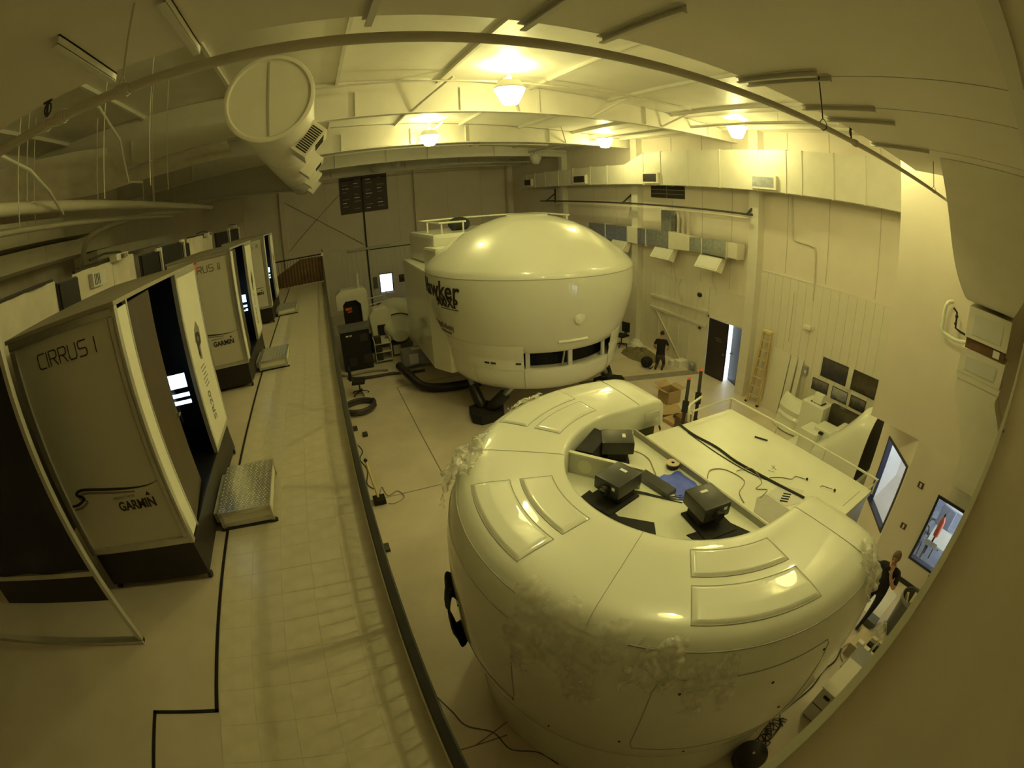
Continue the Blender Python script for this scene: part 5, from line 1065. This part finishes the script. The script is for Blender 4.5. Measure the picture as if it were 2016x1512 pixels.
# standing man beside the near wall, facing the simulator (-x)
J={};E=[]
X,Y=6.62,.80
def a(n,x,y,z,r,*e):
    J[n]=(Vector((x,y,z)),r)
    for q2 in e: E.append((q2,n))
a('hip',X,Y,.93,(.15,.115)); a('waist',X+.01,Y,1.08,(.145,.105),'hip'); a('chest',X+.0,Y-.01,1.30,(.165,.115),'waist'); a('neckb',X-.01,Y-.01,1.46,(.075,.065),'chest'); a('neck',X-.03,Y-.01,1.52,.052,'neckb'); a('head1',X-.05,Y-.0,1.59,(.068,.078),'neck'); a('head2',X-.055,Y+.0,1.67,(.072,.085),'head1'); a('head3',X-.05,Y,1.72,(.05,.06),'head2')
a('rs',X,Y+.17,1.40,.062,'chest'); a('re',X+.04,Y+.33,1.20,.045,'rs'); a('rw',X-.12,Y+.27,1.02,.030,'re')
a('ls',X,Y-.19,1.40,.062,'chest'); a('le',X-.10,Y-.25,1.14,.045,'ls'); a('lw',X-.17,Y-.09,1.37,.030,'le')
a('rh',X,Y+.10,.86,.088,'hip'); a('rk',X-.02,Y+.12,.47,.058,'rh'); a('ra',X+.03,Y+.12,.09,.040,'rk'); a('rt',X-.13,Y+.14,.045,(.038,.036),'ra')
a('lh',X,Y-.10,.86,.088,'hip'); a('lk',X-.05,Y-.09,.47,.058,'lh'); a('la',X-.02,Y-.06,.09,.040,'lk'); a('lt',X-.19,Y-.06,.045,(.038,.036),'la')
hand(J,E,'rw',(X-.13,Y+.26,1.0),(-.6,-.2,-.8),(-.5,.7,.2),1,'r'); hand(J,E,'lw',(X-.17,Y-.08,1.40),(.1,.3,1),(-.9,0,.2),1,'l',.9)
def mf(p):
    if p.z<.10: return 3
    if p.z<.95: return 2
    if p.z>1.46 and abs(p.y-Y)<.12: return 0
    arm=abs(p.y-Y)>.20 or p.x<X-.125
    if arm and ((p.y>Y and p.z<1.26) or (p.y<Y and (p.z<1.24 or p.x<X-.11))): return 0
    return 1
r=figure('person','standing man in black shirt and dark jeans with a hand at his chin',J,E,'hip',mf,['skin','shirt_black','jeans_dark','shoe_black'])
face(r,(X-.055,Y,1.645),(-1,.05,-.35),(-.3,0,1),.088,'hair_brown')
B('wristwatch',MB().cyl((X-.10,Y+.275,1.03),(X-.115,Y+.27,1.015),.04,12),'black_plastic',r)
# kneeling man by the far right wall, back to the camera (facing the wall)
J={};E=[]
X,Y=11.02,12.28
dx,dy=.75,.66
def k(n,f,s,z,rr,*e):   # forward, side(right), height
    J[n]=(Vector((X+dx*f+dy*s,Y+dy*f-dx*s,z)),rr)
    for q2 in e: E.append((q2,n))
k('hip',0,0,.48,(.16,.13)); k('waist',.03,0,.66,(.15,.115),'hip'); k('chest',.09,0,.92,(.175,.125),'waist'); k('neckb',.13,0,1.08,(.08,.07),'chest'); k('neck',.16,0,1.14,.054,'neckb'); k('head1',.20,0,1.20,(.070,.078),'neck'); k('head2',.21,0,1.28,(.074,.085),'head1'); k('head3',.20,0,1.33,(.05,.06),'head2')
for s,p in ((1,'r'),(-1,'l')):
    k(p+'s',.10,.19*s,1.01,.064,'chest'); k(p+'e',.16,.28*s,.76,.046,p+'s'); k(p+'w',.38,.22*s,.60,.032,p+'e')
    k(p+'h',.0,.10*s,.42,.10,'hip'); k(p+'k',.22,.13*s,.08,.066,p+'h'); k(p+'a',-.22,.12*s,.07,.046,p+'k'); k(p+'t',-.36,.12*s,.06,(.045,.04),p+'a')
    hand(J,E,p+'w',J[p+'w'][0]+Vector((dx,dy,-.2))*.02,(dx,dy,-.4),(0,0,1),s,p)
fwd=Vector((dx,dy,0))
def mf2(p):
    q2=p-Vector((X,Y,0)); f=q2.dot(fwd); s=abs(q2.dot(Vector((dy,-dx,0))))
    if p.z>1.09 and s<.13: return 0
    if f<-.27 and p.z<.14: return 3
    if p.z<.52 and f<.34: return 2
    if s>.20 and p.z<.86: return 0
    return 1 if p.z>.5 and f<.33 else 0
r=figure('person','kneeling man in a black polo and brown trousers, back turned, by the ribbed wall',J,E,'hip',mf2,['skin','shirt_black','trousers_brown','shoe_black'])
face(r,J['head1'][0]+Vector((0,0,.045)),(dx,dy,-.2),(0,0,1),.088,'hair_dark')
#==FLOOR CLUTTER RIGHT==
def lump(x,y,sx,sy,sz,seed,n=28,m=14):
    return MB().grid(lambda u,v:(x+sx*(1-v)*math.cos(2*PI*u)*(1+.18*noise.noise((math.cos(2*PI*u)*2,math.sin(2*PI*u)*2,seed))),y+sy*(1-v)*math.sin(2*PI*u)*(1+.18*noise.noise((math.cos(2*PI*u)*2,math.sin(2*PI*u)*2,seed))),max(0,sz*(1-(1-v)**2.2)*(.75+.5*noise.noise((v*3+math.cos(2*PI*u),math.sin(2*PI*u)*2,seed))))),n,m)
tag(B('tarp_pile',lump(11.2,13.7,.62,.95,.34,3),'rug_olive',smooth=60),'olive tarp heaped on the floor behind the kneeling man','tarp')
r=T('backpack','black backpack on the floor beside the kneeling man','backpack',(10.62,12.55,0)); B('bag',MB().ball((10.62,12.58,.2),.24,16,10,1,.9,.85),'black_matte',r,smooth=1); B('strap',MB().tube(catmull([(10.5,12.4,.25),(10.45,12.3,.12),(10.6,12.3,.03),(10.75,12.35,.08)],5),.02,6),'black_plastic',r)
for i,(x,y,sx,sy,sz,m) in enumerate([(11.85,12.0,.22,.16,.26,'paper'),(11.6,12.25,.10,.1,.2,'label_white')]): tag(B('small_carton',MB().box(x-sx,x+sx,y-sy,y+sy,0,sz),m,bev=.01),['white carton against the ribbed wall','small white box nearest the kneeling man'][i],'carton','cartons by the ribbed wall')
tag(B('metal_can',MB().lathe([(.13,0),(.14,.02),(.14,.24),(.12,.26)],(12.0,11.55),18,capt=True,capb=True),'galvanised',smooth=1),'shiny round can beside the dark door','can')
tag(B('white_pile',lump(11.9,14.9,.3,.35,.3,8,20,8),'paper',smooth=60),'crumpled white sheet by the far wall column','sheet')
r=T('open_carton','open cardboard box with packing inside beyond the simulator','carton',(9.35,9.85,0))
for a in ((9.1,9.12,9.6,10.1),(9.6,9.62,9.6,10.1),(9.12,9.6,9.6,9.62),(9.12,9.6,10.08,10.1)): B('side',MB().box(*a,0,.42),'cardboard',r)
B('base',MB().box(9.12,9.6,9.62,10.08,0,.02),'cardboard',r)
for p0,p1,d in (((9.11,9.85,.42),(8.9,9.85,.50),.25),((9.61,9.85,.42),(9.82,9.85,.46),.25),): B('flap',MB().bar(p0,p1,.5,.006),'cardboard',r)
B('flap',MB().bar((9.36,10.09,.42),(9.36,10.33,.52),.5,.006),'cardboard',r)
for i in range(5): B('packing',MB().ball((9.22+.07*i,9.75+.1*(i%3),.2),.07,8,6),'paper' if i%2 else 'black_matte',r,smooth=1)
r=T('small_carton_tray','low open carton with hardware beside the open cardboard box','carton',(8.7,8.6,0)); B('tray',MB().box(8.3,9.1,8.3,8.9,0,.12),'cardboard',r,bev=.01); B('hardware',MB().ball((8.7,8.7,.16),.12,10,6,1.3,1,.5),'black_plastic',r,smooth=1); B('lid',MB().bar((8.7,8.9,.12),(8.9,9.4,.16),.7,.008),'cardboard',r)
tag(B('brown_crate',MB().box(7.6,8.0,7.2,7.7,0,.9),'wood_brown',bev=.02),'brown crate partly hidden behind the simulator nose','crate')
# two black gas struts with red tips behind the deck
for i,(a,b) in enumerate([((4.42,4.30,2.85),(4.78,4.62,3.55)),((4.78,4.38,2.85),(5.12,4.70,3.60))]):
    r=T('gas_strut',['black strut with a red tip, left of the pair behind the deck','black strut with a red tip, right of the pair behind the deck'][i],'strut',a,'red tipped struts'); a,b=Vector(a),Vector(b)
    B('rod',MB().bar(a,b,.055,.035),'black_plastic',r); B('clamp',MB().bar(a.lerp(b,.42),a.lerp(b,.62),.10,.06),'black_matte',r); B('tip',MB().bar(b,b+(b-a)*.045,.05,.034),'orange_red',r); B('lower_link',MB().bar(a,a-Vector((0,0,.5)),.04,.04),'black_plastic',r)
# cabinets beneath the ledge
r=T('metal_cabinet','cream metal cabinet with a flat top at the lower right','cabinet',(4.73,.1,0))
B('body',MB().box(4.40,5.09,-.35,.36,.05,.80),'shell_inner',r,bev=.006); B('top',MB().box(4.38,5.11,-.36,.385,.80,.825),'cream_plastic',r,bev=.006)
for y in (.20,-.06): B('handle',MB().box(4.375,4.40,y-.06,y+.06,.66,.70),'black_plastic',r)
B('drawer_gap',MB().box(4.392,4.40,-.33,.34,.40,.41),'print_dark',r); B('plinth',MB().box(4.43,5.06,-.33,.33,0,.05),'black_matte',r)
r=T('grey_case','dark grey case right of the cream cabinet','case',(5.45,.15,0)); B('body',MB().box(5.18,5.75,-.2,.42,0,.45),'grey_bin',r,bev=.015); B('lid',MB().box(5.17,5.76,-.21,.43,.45,.50),'grey_plastic',r,bev=.01)
r=T('parts_bin','open carton full of loose parts below the ledge','carton',(6.05,.3,0)); B('carton_body',MB().box(5.85,6.35,.0,.62,0,.30),'reel_tan',r)
for i in range(9): B('part',MB().box(5.9+.05*(i%4)*2,5.98+.05*(i%4)*2,.05+.17*(i//4),.17+.17*(i//4),.30,.33+.03*(i%3)),['paper','black_plastic','galvanised','cream_plastic'][i%4],r)
tag(B('dark_box',MB().box(6.70,6.92,.48,.72,0,.16),'grey_bin',bev=.012),'small dark grey box on the floor near the man\'s feet','box')
r=T('trash_can','round grey trash can with rubbish beside the ledge','trash can',(7.06,.13,0)); B('can',MB().lathe([(.20,0),(.235,.75),(.255,.76),(.255,.85),(.24,.85),(.22,.72),(.19,.03)],(7.06,.13),28,capb=True),'grey_bin',r,smooth=1); B('liner',MB().lathe([(.225,.72),(.25,.88),(.262,.86),(.262,.80)],(7.06,.13),28),'grey_plastic',r,smooth=1)
for i in range(7): B('rubbish',MB().bar((7.0+.05*math.cos(i*2.1),.13+.08*math.sin(i*1.7),.70),(7.06+.16*math.cos(i*1.9),.13+.16*math.sin(i*1.9),.85),.05,.012),'cardboard' if i%2 else 'reel_tan',r)
tag(B('plastic_bag',lump(6.78,.33,.2,.2,.30,11,24,10),'plastic_film',smooth=60),'crumpled clear plastic bag by the trash can','bag')
tag(B('cloth_sheet',MB().prism([(6.9,.5),(7.9,.5),(8.2,1.1),(7.1,1.25)],'z',.001,.012),'paper'),'white sheet spread on the floor behind the man','sheet')
r=T('floor_fan','round black floor fan at the bottom of the view','fan',(3.25,.36,0)); B('drum',MB().lathe([(.20,.0),(.24,.05),(.24,.22),(.20,.26),(.03,.28)],(3.25,.36),28,capt=True,capb=True),'black_plastic',r,smooth=1); B('hub',MB().ball((3.25,.36,.285),.02,8,6),'label_white',r)
r=T('wall_frame_lean','white slatted panel leaning below the near window','panel',(7.9,-.15,0)); B('panel',MB().prism([(7.7,0),(7.74,0),(8.3,1.0),(8.26,1.0)],'y',-.5,-.05),'shell_inner',r); B('bracket',MB().tube(catmull([(8.2,-.05,.62),(8.15,.05,.7),(8.2,.12,.6),(8.22,.02,.5)],4),.012,6),'cable_grey',r)
random.seed(3)
for i in range(7):
    P=[Vector((3.45+.12*random.random(),.42+.08*random.random(),.02))]
    for k2 in range(7): P.append(Vector((3.5+.1*k2+.12*random.uniform(-1,1),.42+.02*k2+.12*random.uniform(-1,1),.015+.02*random.random())))
    cable('wire_tangle',['black wire lowest in the tangle near the fan','black wire looping widest in the tangle','black wire at the left of the tangle','black wire in the middle of the tangle','black wire reaching farthest from the fan','black wire crossing over the tangle','black wire nearest the cream cabinet'][i],P,.007,'cable_black',6,'tangled wires by the fan')
cable('floor_cable','black cable curving along the floor between simulator and cabinet',[(4.15,.62,.012),(4.5,.60,.012),(4.9,.58,.012),(5.3,.65,.012),(5.6,.62,.012),(5.9,.70,.012)],.014)
cable('floor_cable','grey loop of cable beside the parts carton',[(5.7,.5,.01),(5.78,.62,.01),(5.95,.68,.01),(6.1,.66,.01)],.012,'cable_grey')
